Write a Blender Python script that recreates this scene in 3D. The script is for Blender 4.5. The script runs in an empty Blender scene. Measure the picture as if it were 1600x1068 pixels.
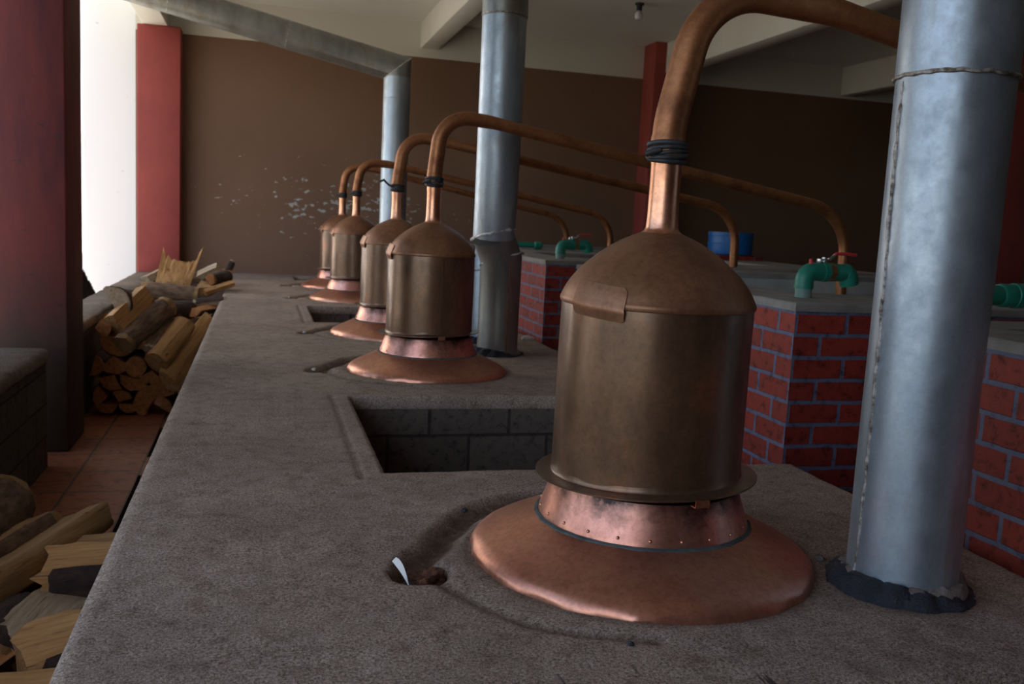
import bpy, bmesh, math, random
from mathutils import Vector, Matrix, Euler, noise as mnoise
random.seed(7)
PI = math.pi
sc = bpy.context.scene
C = sc.collection

# ------------------------------------------------------------------ camera
cam_d = bpy.data.cameras.new('camera'); cam = bpy.data.objects.new('camera', cam_d); C.objects.link(cam)
cam_d.sensor_width = 36; cam_d.lens = 32.4; cam_d.clip_start = .05; cam_d.clip_end = 200
R_ = ((0.9643727, 0.01544722, 0.26409597), (-0.25950656, -0.13871322, 0.95572747), (0.05139694, -0.99021211, -0.12976259))
cam.matrix_world = Matrix(((R_[0][0], -R_[0][1], -R_[0][2], 0), (R_[1][0], -R_[1][1], -R_[1][2], 0),
                           (R_[2][0], -R_[2][1], -R_[2][2], .9), (0, 0, 0, 1)))
cam_d.dof.use_dof = True; cam_d.dof.focus_distance = 2.45; cam_d.dof.aperture_fstop = 6.3
sc.camera = cam

# ------------------------------------------------------------------ sky, sun, exposure
sc.view_settings.view_transform = 'Standard'; sc.view_settings.look = 'None'
sc.view_settings.gamma = 1; sc.view_settings.use_curve_mapping = False
sc.view_settings.exposure = 0.12
w = bpy.data.worlds.new('sky'); sc.world = w; w.use_nodes = True
nt = w.node_tree; nt.nodes.clear()
sky = nt.nodes.new('ShaderNodeTexSky'); sky.sky_type = 'NISHITA'; sky.sun_disc = False
sky.sun_elevation = math.radians(48); sky.sun_rotation = PI; sky.altitude = 1500; sky.dust_density = 2.0
bg = nt.nodes.new('ShaderNodeBackground'); bg.inputs['Strength'].default_value = .38
wo = nt.nodes.new('ShaderNodeOutputWorld')
hs = nt.nodes.new('ShaderNodeHueSaturation'); hs.inputs['Saturation'].default_value = .75
nt.links.new(sky.outputs[0], hs.inputs['Color']); nt.links.new(hs.outputs[0], bg.inputs[0]); nt.links.new(bg.outputs[0], wo.inputs[0])
sd = bpy.data.lights.new('sun', 'SUN'); sd.energy = 11; sd.angle = .01; sd.color = (1, .93, .82)
so = bpy.data.objects.new('sun', sd); C.objects.link(so)
so.rotation_euler = Vector((0.02, 1, -1.05)).to_track_quat('-Z', 'Y').to_euler()

# ------------------------------------------------------------------ materials
def new_mat(name):
    m = bpy.data.materials.new(name); m.use_nodes = True
    nt = m.node_tree; b = nt.nodes['Principled BSDF']
    return m, nt, b
def N(nt, t, **k):
    n = nt.nodes.new(t)
    for a, v in k.items():
        if a in n.inputs.keys(): n.inputs[a].default_value = v
        else: setattr(n, a, v)
    return n
def coords(nt, scale=(1, 1, 1), out='Object'):
    tc = N(nt, 'ShaderNodeTexCoord'); mp = N(nt, 'ShaderNodeMapping'); mp.inputs['Scale'].default_value = scale
    nt.links.new(tc.outputs[out], mp.inputs['Vector']); return mp.outputs[0]
def noise(nt, vec, scale, detail=4, rough=.6):
    n = N(nt, 'ShaderNodeTexNoise'); n.inputs['Scale'].default_value = scale
    n.inputs['Detail'].default_value = detail; n.inputs['Roughness'].default_value = rough
    nt.links.new(vec, n.inputs['Vector']); return n.outputs[0]
def ramp(nt, fac, stops):
    r = N(nt, 'ShaderNodeValToRGB'); e = r.color_ramp.elements
    while len(e) < len(stops): e.new(.5)
    for q, (p, c) in zip(e, stops):
        q.position = p; q.color = (*c, 1) if len(c) == 3 else c
    nt.links.new(fac, r.inputs[0]); return r.outputs[0]
def mix(nt, f, a, b, mode='MIX'):
    m = N(nt, 'ShaderNodeMix', data_type='RGBA', blend_type=mode)
    for s, v in ((m.inputs[0], f), (m.inputs[6], a), (m.inputs[7], b)):
        if isinstance(v, (int, float)): s.default_value = v
        elif isinstance(v, tuple): s.default_value = (*v, 1)
        else: nt.links.new(v, s)
    return m.outputs[2]
def mth(nt, op, a, b=0., clamp=False):
    m = N(nt, 'ShaderNodeMath', operation=op); m.use_clamp = clamp
    for s, v in ((m.inputs[0], a), (m.inputs[1], b)):
        if isinstance(v, (int, float)): s.default_value = v
        else: nt.links.new(v, s)
    return m.outputs[0]
def bump(nt, b, h, strength=.3, dist=.01):
    n = N(nt, 'ShaderNodeBump'); n.inputs['Strength'].default_value = strength; n.inputs['Distance'].default_value = dist
    nt.links.new(h, n.inputs['Height']); nt.links.new(n.outputs[0], b.inputs['Normal'])
def simple(name, c1, c2, scale=6, rough=.6, metal=0., bs=.15, bd=.005, sc3=(1, 1, 1), lo=.35, hi=.65, rough2=None):
    m, nt, b = new_mat(name); v = coords(nt, sc3); f = noise(nt, v, scale)
    nt.links.new(ramp(nt, f, [(lo, c1), (hi, c2)]), b.inputs['Base Color'])
    b.inputs['Roughness'].default_value = rough; b.inputs['Metallic'].default_value = metal
    if rough2 is not None:
        f2 = noise(nt, v, scale * 2.3)
        mr = N(nt, 'ShaderNodeMapRange'); mr.inputs[1].default_value = .3; mr.inputs[2].default_value = .7
        mr.inputs[3].default_value = rough; mr.inputs[4].default_value = rough2
        nt.links.new(f2, mr.inputs[0]); nt.links.new(mr.outputs[0], b.inputs['Roughness'])
    if bs: bump(nt, b, noise(nt, v, scale * 8, 5), bs, bd)
    return m

def concrete_mat(name, base, dark, straw=False):
    m, nt, b = new_mat(name); v = coords(nt)
    f1 = noise(nt, v, 1.6, 5); f2 = noise(nt, v, 130, 4, .8); f3 = noise(nt, v, 14, 5, .7); f4 = noise(nt, v, 330, 2, .6)
    col = ramp(nt, f1, [(.3, dark), (.62, base)])
    sp = ramp(nt, f2, [(.38, (.28, .24, .21)), (.48, (.95, .95, .95)), (.62, (1.6, 1.6, 1.65))])
    col = mix(nt, .75, col, sp, 'MULTIPLY')
    col = mix(nt, .8, col, ramp(nt, f4, [(.36, (.45, .41, .38)), (.5, (1, 1, 1)), (.66, (1.5, 1.5, 1.55))]), 'MULTIPLY')
    bl = ramp(nt, f3, [(.3, (.5, .44, .4)), (.5, (1, 1, 1)), (.7, (1.15, 1.15, 1.18))])
    col = mix(nt, .7, col, bl, 'MULTIPLY')
    vo = N(nt, 'ShaderNodeTexVoronoi'); vo.inputs['Scale'].default_value = 26
    wv = N(nt, 'ShaderNodeVectorMath', operation='ADD'); nt.links.new(v, wv.inputs[0])
    nz = N(nt, 'ShaderNodeTexNoise'); nz.inputs['Scale'].default_value = 9; nt.links.new(v, nz.inputs['Vector'])
    nt.links.new(nz.outputs[1], wv.inputs[1]); nt.links.new(wv.outputs[0], vo.inputs['Vector'])
    pit = ramp(nt, vo.outputs[0], [(.06, (.3, .27, .25)), (.13, (1, 1, 1))])
    col = mix(nt, .6, col, pit, 'MULTIPLY')
    nt.links.new(col, b.inputs['Base Color']); b.inputs['Roughness'].default_value = .9
    b.inputs['Specular IOR Level'].default_value = .25
    h = mth(nt, 'ADD', mth(nt, 'MULTIPLY', f2, .5), mth(nt, 'MULTIPLY', f3, .7))
    bump(nt, b, h, .75, .006)
    return m, nt, b, col, v

M = {}
# platform top: cement with damp brown stains that hug the trough round each skirt and follow the vertex mask
m, nt, b, col, v = concrete_mat('platform_cement', (.365, .288, .225), (.25, .19, .148))
at = N(nt, 'ShaderNodeAttribute', attribute_name='stain')
nf = noise(nt, v, 30, 5, .7)
sf = mth(nt, 'MULTIPLY', at.outputs['Fac'], ramp(nt, nf, [(.25, (.45, .45, .45)), (.6, (1, 1, 1))]), True)
col2 = mix(nt, sf, col, (.085, .05, .025))
# dry straw-like scratches along the near edge
sx = N(nt, 'ShaderNodeSeparateXYZ'); nt.links.new(v, sx.inputs[0])
mp = N(nt, 'ShaderNodeMapping'); mp.inputs['Scale'].default_value = (45, 4, 1); mp.inputs['Rotation'].default_value = (0, 0, .12)
nt.links.new(v, mp.inputs[0]); nl = noise(nt, mp.outputs[0], 1.0, 2, .5)
ln = ramp(nt, nl, [(.655, (0, 0, 0)), (.69, (1, 1, 1))])
near = mth(nt, 'MULTIPLY', mth(nt, 'SUBTRACT', 1.76, sx.outputs[1]), 6, True)
near = mth(nt, 'MULTIPLY', near, mth(nt, 'LESS_THAN', sx.outputs[1], 1.76))
col2 = mix(nt, mth(nt, 'MULTIPLY', near, ln, True), col2, (.08, .055, .05))
nt.links.new(col2, b.inputs['Base Color']); M['platform'] = m
M['cement'] = concrete_mat('cement_plaster', (.33, .28, .24), (.2, .17, .14))[0]
M['bench'] = concrete_mat('bench_cement', (.2, .155, .115), (.12, .09, .065))[0]

def block_mat(name, c1, c2, mort, bw, bh, rough=.9, msize=.012, offs=.5, bs=.6, axes='UV', spec=.3):
    m, nt, b = new_mat(name)
    tc = N(nt, 'ShaderNodeTexCoord')
    vec = tc.outputs['UV'] if axes == 'UV' else tc.outputs['Object']
    br = N(nt, 'ShaderNodeTexBrick'); br.offset = offs; br.squash = 1
    br.inputs['Scale'].default_value = 1; br.inputs['Brick Width'].default_value = bw; br.inputs['Row Height'].default_value = bh
    br.inputs['Mortar Size'].default_value = msize; br.inputs['Mortar Smooth'].default_value = .25; br.inputs['Bias'].default_value = 0
    br.inputs['Color1'].default_value = (*c1, 1); br.inputs['Color2'].default_value = (*c2, 1); br.inputs['Mortar'].default_value = (*mort, 1)
    nz = N(nt, 'ShaderNodeTexNoise'); nz.inputs['Scale'].default_value = 8; nz.inputs['Detail'].default_value = 3
    nt.links.new(vec, nz.inputs['Vector'])
    vm = N(nt, 'ShaderNodeVectorMath', operation='MULTIPLY_ADD'); nt.links.new(nz.outputs[1], vm.inputs[0])
    vm.inputs[1].default_value = (.012, .012, 0); nt.links.new(vec, vm.inputs[2])
    sub = N(nt, 'ShaderNodeVectorMath', operation='SUBTRACT'); nt.links.new(vm.outputs[0], sub.inputs[0]); sub.inputs[1].default_value = (.006, .006, 0)
    nt.links.new(sub.outputs[0], br.inputs['Vector'])
    f = noise(nt, vec, 22, 5, .7)
    spots = ramp(nt, f, [(.34, (.22, .18, .18)), (.47, (1, 1, 1)), (.7, (1.3, 1.25, 1.1))])
    nt.links.new(mix(nt, .75, br.outputs[0], spots, 'MULTIPLY'), b.inputs['Base Color'])
    b.inputs['Roughness'].default_value = rough; b.inputs['Specular IOR Level'].default_value = spec
    h = mth(nt, 'ADD', mth(nt, 'MULTIPLY', br.outputs[1], -1.0), mth(nt, 'MULTIPLY', f, .5))
    bump(nt, b, h, bs, .008)
    return m
M['brick'] = block_mat('painted_red_brick', (.3, .04, .026), (.21, .03, .02), (.125, .14, .22), .245, .0957, .6, .0095, .5, .7)
M['blocks'] = block_mat('concrete_blocks', (.13, .1, .08), (.105, .08, .065), (.05, .04, .035), .42, .205, .95, .008, .5, 1.0)
M['dark_blocks'] = block_mat('old_dark_blocks', (.085, .068, .052), (.07, .055, .042), (.03, .024, .02), .42, .2, .95, .008, .5, 1.0)
M['floor'] = block_mat('clay_floor_tiles', (.3, .095, .04), (.23, .075, .035), (.08, .05, .035), .35, .425, .6, .008, 0, .5, 'Object', .4)

M['red_paint'] = simple('red_wall_paint', (.27, .045, .038), (.33, .058, .045), 2.5, .75, 0, .25, .004)
# near column: worn, chipped red paint, darker towards the bottom
m, nt, b = new_mat('worn_red_paint'); v = coords(nt); v2 = coords(nt, (1, 1, .25))
c = ramp(nt, noise(nt, v2, 5, 5), [(.3, (.09, .02, .022)), (.65, (.21, .034, .03))])
chip = ramp(nt, noise(nt, coords(nt, (1, 1, 2.2)), 7, 5, .7), [(.33, (1, 1, 1)), (.35, (0, 0, 0))])
c = mix(nt, chip, c, (.05, .035, .03))
sx = N(nt, 'ShaderNodeSeparateXYZ'); nt.links.new(v, sx.inputs[0])
g = mth(nt, 'ADD', sx.outputs[2], mth(nt, 'MULTIPLY', noise(nt, v, 4, 4), .5))
gr = ramp(nt, g, [(.15, (1, 1, 1)), (.95, (0, 0, 0))])
c = mix(nt, gr, c, (.045, .024, .017))
nt.links.new(c, b.inputs['Base Color']); b.inputs['Roughness'].default_value = .7; bump(nt, b, noise(nt, v, 30, 5), .3, .004)
M['worn_red'] = m
M['white_paint'] = simple('cream_paint', (.66, .65, .58), (.74, .73, .66), 1.2, .85, 0, .15, .004)
M['ceiling'] = simple('ceiling_paint', (.68, .68, .64), (.76, .76, .72), .9, .9, 0, .2, .004, lo=.3, hi=.7)
M['white_wall'] = simple('white_outside_wall', (.5, .5, .5), (.9, .9, .89), 6, .9, 0, .15, .004, lo=.24, hi=.3)
# far wall : brown paint up to 3.12, cream above, flaked patch of bare plaster near the stills
m, nt, b = new_mat('brown_and_cream_wall_paint'); v = coords(nt)
sx = N(nt, 'ShaderNodeSeparateXYZ'); nt.links.new(v, sx.inputs[0])
br = ramp(nt, noise(nt, v, .8, 4), [(.3, (.175, .095, .057)), (.7, (.205, .115, .07))])
dx = mth(nt, 'MULTIPLY', mth(nt, 'SUBTRACT', sx.outputs[0], 1.1), .95)
dz = mth(nt, 'MULTIPLY', mth(nt, 'SUBTRACT', sx.outputs[2], .98), 2.6)
rr = mth(nt, 'SQRT', mth(nt, 'ADD', mth(nt, 'MULTIPLY', dx, dx), mth(nt, 'MULTIPLY', dz, dz)))
msk = mth(nt, 'SUBTRACT', .66, mth(nt, 'MULTIPLY', rr, .24))
nn = noise(nt, coords(nt, (1, 1, 2)), 9, 4, .6)
ch = mth(nt, 'GREATER_THAN', mth(nt, 'ADD', nn, mth(nt, 'MULTIPLY', msk, .35)), .79)
br = mix(nt, ch, br, (.42, .42, .4))
hi = mth(nt, 'GREATER_THAN', sx.outputs[2], 3.12)
c = mix(nt, hi, br, (.66, .64, .56)); nt.links.new(c, b.inputs['Base Color'])
b.inputs['Roughness'].default_value = .8; bump(nt, b, noise(nt, v, 20, 4), .15, .004)
M['far_wall'] = m
M['dark_wall'] = simple('brown_wall_paint', (.07, .035, .022), (.085, .042, .026), 1, .85, 0, .1, .004)

def copper(name, stops, rough, rough2, metal, nscale=7, soot=False, streak=(1, 1, .45), bs=.12, coat=0):
    m, nt, b = new_mat(name); v = coords(nt, streak); v0 = coords(nt)
    f = noise(nt, v, nscale, 6, .65)
    c = ramp(nt, f, stops)
    f2 = noise(nt, v0, 60, 4, .7)
    c = mix(nt, .45, c, ramp(nt, f2, [(.35, (.6, .55, .5)), (.55, (1, 1, 1)), (.72, (1.25, 1.1, 1))]), 'MULTIPLY')
    mr = N(nt, 'ShaderNodeMapRange'); mr.inputs[1].default_value = .3; mr.inputs[2].default_value = .7
    mr.inputs[3].default_value = rough; mr.inputs[4].default_value = rough2
    nt.links.new(noise(nt, v0, 13, 5), mr.inputs[0])
    rgh = mr.outputs[0]
    if soot:
        sx = N(nt, 'ShaderNodeSeparateXYZ'); nt.links.new(v0, sx.inputs[0])
        g = mth(nt, 'ADD', mth(nt, 'MULTIPLY', mth(nt, 'SUBTRACT', sx.outputs[2], .165), 14), mth(nt, 'MULTIPLY', mth(nt, 'SUBTRACT', noise(nt, v0, 9, 5, .7), .5), 2.6))
        k = mth(nt, 'MULTIPLY', g, 1.1, True)
        c = mix(nt, k, c, (.03, .022, .02))
    nt.links.new(c, b.inputs['Base Color']); nt.links.new(rgh, b.inputs['Roughness'])
    b.inputs['Metallic'].default_value = metal
    b.inputs['Coat Weight'].default_value = coat; b.inputs['Coat Roughness'].default_value = .22
    h = mth(nt, 'ADD', mth(nt, 'MULTIPLY', noise(nt, v0, 5, 3), 1.0), mth(nt, 'MULTIPLY', f2, .12))
    bump(nt, b, h, bs, .01)
    return m
M['cu_body'] = copper('tarnished_copper', [(.28, (.08, .042, .025)), (.43, (.13, .07, .038)), (.57, (.17, .093, .05)), (.7, (.27, .1, .05))], .3, .45, .6, coat=.45)
M['cu_dome'] = copper('brown_copper', [(.28, (.2, .09, .05)), (.5, (.29, .14, .075)), (.72, (.36, .18, .095))], .36, .5, .62)
M['cu_skirt'] = copper('scoured_copper', [(.28, (.52, .21, .135)), (.5, (.64, .3, .205)), (.72, (.74, .4, .25))], .3, .42, .85, 3)
M['cu_collar'] = copper('sooty_copper', [(.28, (.5, .2, .14)), (.5, (.66, .31, .23)), (.72, (.78, .42, .32))], .3, .42, .9, 6, True)
M['cu_bright'] = copper('bright_copper', [(.28, (.62, .27, .15)), (.5, (.8, .4, .25)), (.72, (.88, .5, .34))], .3, .42, 1, 9)
M['cu_pipe'] = copper('weathered_copper_pipe', [(.26, (.16, .06, .03)), (.45, (.32, .13, .055)), (.62, (.4, .17, .07)), (.78, (.33, .15, .1))], .4, .55, .75, 9, False, (1, 1, 1))
def galv(name, a, c_, d):
    m, nt, b = new_mat(name); v = coords(nt, (1, 1, .35)); v0 = coords(nt)
    f = noise(nt, v, 6, 5, .6); c = ramp(nt, f, [(.25, a), (.5, c_), (.75, d)])
    c = mix(nt, .4, c, ramp(nt, noise(nt, v0, 80, 4, .7), [(.35, (.7, .7, .7)), (.6, (1, 1, 1))]), 'MULTIPLY')
    st = ramp(nt, noise(nt, coords(nt, (1, 1, .18)), 5, 4, .6), [(.56, (0, 0, 0)), (.72, (.7, .7, .7))])
    c = mix(nt, st, c, (.2, .15, .09))
    nt.links.new(c, b.inputs['Base Color']); b.inputs['Metallic'].default_value = .75
    mr = N(nt, 'ShaderNodeMapRange'); mr.inputs[1].default_value = .3; mr.inputs[2].default_value = .7
    mr.inputs[3].default_value = .36; mr.inputs[4].default_value = .55
    nt.links.new(noise(nt, v0, 18, 5), mr.inputs[0]); nt.links.new(mr.outputs[0], b.inputs['Roughness'])
    bump(nt, b, noise(nt, v0, 4, 3), .25, .01)
    return m
M['galv'] = galv('galvanised_sheet', (.28, .34, .4), (.38, .44, .5), (.5, .56, .62))
M['galv2'] = galv('dull_galvanised_sheet', (.2, .2, .19), (.27, .28, .27), (.33, .34, .33))
M['weld'] = simple('weld_bead', (.14, .1, .07), (.6, .58, .55), 60, .35, .9, .6, .004)
M['rust_weld'] = simple('rusty_weld_bead', (.16, .07, .03), (.35, .2, .1), 60, .6, .6, .6, .004)
M['shiny_weld'] = simple('melted_zinc', (.5, .5, .5), (.85, .87, .9), 40, .22, 1, .8, .01)
M['rubber'] = simple('black_rubber', (.018, .02, .024), (.035, .038, .042), 30, .55, 0, .3, .002)
M['paste'] = simple('grey_green_sealing_paste', (.045, .06, .06), (.1, .12, .115), 20, .85, 0, .5, .004)
M['tar'] = simple('blue_black_tar', (.012, .014, .022), (.03, .032, .045), 20, .65, 0, .9, .008)
M['mortar'] = simple('rough_mortar', (.16, .13, .115), (.25, .21, .19), 20, .95, 0, .9, .008)
M['green'] = simple('green_plastic', (.01, .17, .11), (.015, .21, .14), 5, .4, 0, .1, .002)
M['green_dusty'] = simple('dusty_green_plastic', (.1, .22, .18), (.22, .28, .25), 12, .6, 0, .1, .002)
M['brass'] = simple('dull_brass', (.3, .15, .07), (.42, .24, .12), 12, .4, .8, .1, .002)
M['steel'] = simple('steel', (.45, .48, .52), (.6, .62, .66), 12, .3, .9, .1, .002)
M['red_grip'] = simple('red_plastic_grip', (.5, .03, .04), (.6, .04, .05), 12, .45, 0, 0)
M['label'] = simple('white_print', (.7, .72, .7), (.8, .8, .8), 12, .5, 0, 0)
M['water'] = simple('still_water', (.07, .065, .05), (.09, .08, .06), 2, .06, 0, .05, .002)
M['tank_in'] = simple('limewashed_plaster', (.36, .35, .31), (.48, .47, .42), 5, .85, 0, .2, .004)
M['rim'] = simple('tank_rim_cement', (.2, .185, .165), (.29, .27, .245), 7, .85, 0, .5, .005)
M['blue'] = simple('blue_plastic', (.005, .11, .36), (.008, .13, .42), 3, .4, 0, 0)
M['dirt'] = simple('dark_dry_dirt', (.02, .01, .008), (.06, .03, .022), 25, 1, 0, 1, .03)
M['soil'] = simple('rust_brown_debris', (.09, .035, .015), (.3, .11, .05), 60, 1, 0, 1, .01)
M['outside_ground'] = simple('pale_bounce_ground', (.5, .44, .35), (.6, .53, .43), 3, .95, 0, .3, .02)  # kept pale so the unseen ground reflects more sun indoors
M['low_bounce'] = simple('low_bounce_ground', (.09, .08, .06), (.14, .12, .1), 3, .95, 0, .3, .02)  # dark tone chosen to weaken the bounce, ground itself unseen
M['paper'] = simple('white_paper', (.75, .74, .7), (.8, .8, .76), 3, .8, 0, 0)
M['glass'] = simple('frosted_glass', (.6, .62, .62), (.65, .67, .67), 3, .2, 0, 0)
M['stone'] = simple('pale_stone', (.5, .5, .48), (.65, .65, .63), 12, .8, 0, .3, .004)
# wood
def wood(name, a, bcol, cc, rough=.75):
    m, nt, b = new_mat(name); v = coords(nt, (2.2, 22, 22)); v0 = coords(nt)
    f = noise(nt, v, 1.5, 6, .65)
    c = ramp(nt, f, [(.28, a), (.5, bcol), (.75, cc)])
    cr = ramp(nt, noise(nt, coords(nt, (1.5, 45, 45)), 1.2, 3), [(.3, (.3, .22, .18)), (.37, (1, 1, 1))])
    c = mix(nt, .8, c, cr, 'MULTIPLY')
    kn = N(nt, 'ShaderNodeTexVoronoi'); kn.inputs['Scale'].default_value = 9; nt.links.new(coords(nt, (.6, 1, 1)), kn.inputs['Vector'])
    c = mix(nt, .8, c, ramp(nt, kn.outputs[0], [(.05, (.35, .2, .12)), (.12, (1, 1, 1))]), 'MULTIPLY')
    nt.links.new(c, b.inputs['Base Color']); b.inputs['Roughness'].default_value = rough
    b.inputs['Specular IOR Level'].default_value = .25
    bump(nt, b, f, .9, .008); return m
WOODS = [wood('split_pine', (.3, .13, .04), (.48, .25, .09), (.6, .36, .15)),
         wood('aged_split_wood', (.2, .11, .045), (.33, .19, .08), (.43, .27, .12)),
         wood('grey_weathered_wood', (.24, .165, .1), (.38, .28, .175), (.5, .4, .27)),
         wood('orange_end_grain_wood', (.24, .09, .03), (.42, .17, .055), (.55, .26, .09))]
M['bark'] = simple('dark_bark', (.035, .02, .015), (.095, .055, .038), 14, .95, 0, 1, .015, (.6, 1.6, 1.6))
M['bark2'] = simple('brown_fibrous_bark', (.12, .065, .035), (.3, .18, .1), 16, .95, 0, 1, .015, (.6, 2, 2))

# ------------------------------------------------------------------ mesh helpers
def mesh_obj(name, verts, faces, mats, parent=None, smooth=False, mi=None, uv=None):
    me = bpy.data.meshes.new(name); me.from_pydata([tuple(p) for p in verts], [], faces)
    for mm in (mats if isinstance(mats, (list, tuple)) else [mats]): me.materials.append(mm)
    if mi: me.polygons.foreach_set('material_index', mi)
    me.polygons.foreach_set('use_smooth', [smooth] * len(me.polygons))
    if uv:
        l = me.uv_layers.new(name='uv')
        for p in me.polygons:
            for li in p.loop_indices: l.data[li].uv = uv(p, me.vertices[me.loops[li].vertex_index].co)
    me.update()
    o = bpy.data.objects.new(name, me); C.objects.link(o)
    if parent: o.parent = parent
    return o
def auto_smooth(o, ang=40):
    bm = bmesh.new(); bm.from_mesh(o.data)
    bmesh.ops.recalc_face_normals(bm, faces=bm.faces)
    for e in bm.edges:
        if len(e.link_faces) == 2 and e.calc_face_angle(0) > math.radians(ang): e.smooth = False
    for f in bm.faces: f.smooth = True
    bm.to_mesh(o.data); bm.free(); return o
def tag(o, label, cat, group=None, kind=None):
    if label: o['label'] = label
    if cat: o['category'] = cat
    if group: o['group'] = group
    if kind: o['kind'] = kind
    return o
def empty(name, loc=(0, 0, 0), rz=0):
    o = bpy.data.objects.new(name, None); o.empty_display_size = .1; C.objects.link(o)
    o.location = loc; o.rotation_euler = (0, 0, rz); return o
BF = [(0, 3, 2, 1), (4, 5, 6, 7), (0, 1, 5, 4), (1, 2, 6, 5), (2, 3, 7, 6), (3, 0, 4, 7)]
def boxes(bl):
    V, F = [], []
    for (x0, y0, z0, x1, y1, z1) in bl:
        n = len(V); V += [(x0, y0, z0), (x1, y0, z0), (x1, y1, z0), (x0, y1, z0), (x0, y0, z1), (x1, y0, z1), (x1, y1, z1), (x0, y1, z1)]
        F += [tuple(n + i for i in f) for f in BF]
    return V, F
def uvbox(off=0.):
    def f(p, co):
        n = p.normal
        if abs(n.z) > .7: return (co.x, co.y)
        if abs(n.x) > .7: return (-co.y + off, co.z)
        return (co.x, co.z)
    return f
def box(name, b, mat, parent=None, bevel=0, uv=False, kind=None, off=0.):
    V, F = boxes([b] if not isinstance(b[0], (tuple, list)) else b)
    o = mesh_obj(name, V, F, mat, parent, uv=uvbox(off) if uv else None)
    if bevel:
        bm = bmesh.new(); bm.from_mesh(o.data)
        bmesh.ops.bevel(bm, geom=bm.edges[:] , offset=bevel, segments=2, affect='EDGES', profile=.5)
        bm.to_mesh(o.data); bm.free(); auto_smooth(o, 50)
    if kind: o['kind'] = kind
    return o
def lathe(name, prof, mat, parent=None, seg=64, fn=None, close=False, cap=None, ang=35):
    V, F = [], []
    for (r, z) in prof:
        for k in range(seg):
            a = 2 * PI * k / seg; rr, zz = (r, z) if fn is None else fn(r, z, a)
            V.append((rr * math.cos(a), rr * math.sin(a), zz))
    n = len(prof)
    for i in range(n - 1 if not close else n):
        j = (i + 1) % n
        for k in range(seg):
            k2 = (k + 1) % seg; F.append((i * seg + k, i * seg + k2, j * seg + k2, j * seg + k))
    if cap:
        for i, c in ((0, cap[0]), (n - 1, cap[1])):
            if c: F.append(tuple(i * seg + k for k in range(seg)))
    return auto_smooth(mesh_obj(name, V, F, mat, parent), ang)
def tube_data(pts, rad, seg=20, rfn=None, caps=True):
    pts = [Vector(p) for p in pts]; n = len(pts)
    rads = rad if isinstance(rad, (list, tuple)) else [rad] * n
    d0 = (pts[1] - pts[0]).normalized()
    u = d0.cross(Vector((0, 0, 1)) if abs(d0.z) < .9 else Vector((0, 1, 0))).normalized()
    V, F = [], []; prev = d0
    for i in range(n):
        din = (pts[i] - pts[i - 1]).normalized() if i else d0
        dout = (pts[i + 1] - pts[i]).normalized() if i < n - 1 else din
        q = prev.rotation_difference(din); u = (q @ u).normalized(); prev = din
        vv = din.cross(u)
        nb = (din + dout).normalized() if (din + dout).length > 1e-4 else din
        for k in range(seg):
            a = 2 * PI * k / seg; r = rads[i] if rfn is None else rfn(rads[i], i, a)
            off = (u * math.cos(a) + vv * math.sin(a)) * r
            off = off - din * (off.dot(nb) / max(.2, din.dot(nb)))   # slide into the mitre plane
            V.append(pts[i] + off)
        if i < n - 1:
            q = din.rotation_difference(dout); u = (q @ u).normalized(); prev = dout
    for i in range(n - 1):
        for k in range(seg):
            k2 = (k + 1) % seg; F.append((i * seg + k, i * seg + k2, (i + 1) * seg + k2, (i + 1) * seg + k))
    if caps:
        F.append(tuple(range(seg))[::-1]); F.append(tuple((n - 1) * seg + k for k in range(seg)))
    return V, F
def tube(name, pts, rad, mat, parent=None, seg=20, rfn=None, caps=True, ang=40):
    V, F = tube_data(pts, rad, seg, rfn, caps)
    return auto_smooth(mesh_obj(name, V, F, mat, parent), ang)
def smooth_path(ctrl, n=8):
    P = [Vector(c) for c in ctrl]; P = [2 * P[0] - P[1]] + P + [2 * P[-1] - P[-2]]; out = []
    for i in range(1, len(P) - 2):
        for k in range(n):
            t = k / n; a, b, c, d = P[i - 1:i + 3]
            out.append(.5 * ((2 * b) + (-a + c) * t + (2 * a - 5 * b + 4 * c - d) * t * t + (-a + 3 * b - 3 * c + d) * t ** 3))
    out.append(P[-2]); return out
def round_path(ctrl, rads, n=10):
    """polyline with circular fillets"""
    P = [Vector(c) for c in ctrl]; out = [P[0]]
    for i in range(1, len(P) - 1):
        a = (P[i - 1] - P[i]).normalized(); b = (P[i + 1] - P[i]).normalized(); r = rads[i - 1]
        th = a.angle(b); t = r / math.tan(th / 2); t = min(t, (P[i - 1] - P[i]).length * .98, (P[i + 1] - P[i]).length * .98)
        r = t * math.tan(th / 2); c = P[i] + (a + b).normalized() * (r / math.sin(th / 2))
        p0 = P[i] + a * t - c; p1 = P[i] + b * t - c
        for k in range(n + 1):
            s = k / n; ang = p0.angle(p1)
            out.append(c + (p0 * math.sin((1 - s) * ang) + p1 * math.sin(s * ang)) / math.sin(ang))
    out.append(P[-1]); return out
def copy_tree(o, parent=None):
    c = o.copy(); C.objects.link(c); c.parent = parent
    for ch in list(o.children): copy_tree(ch, c)
    return c

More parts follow.
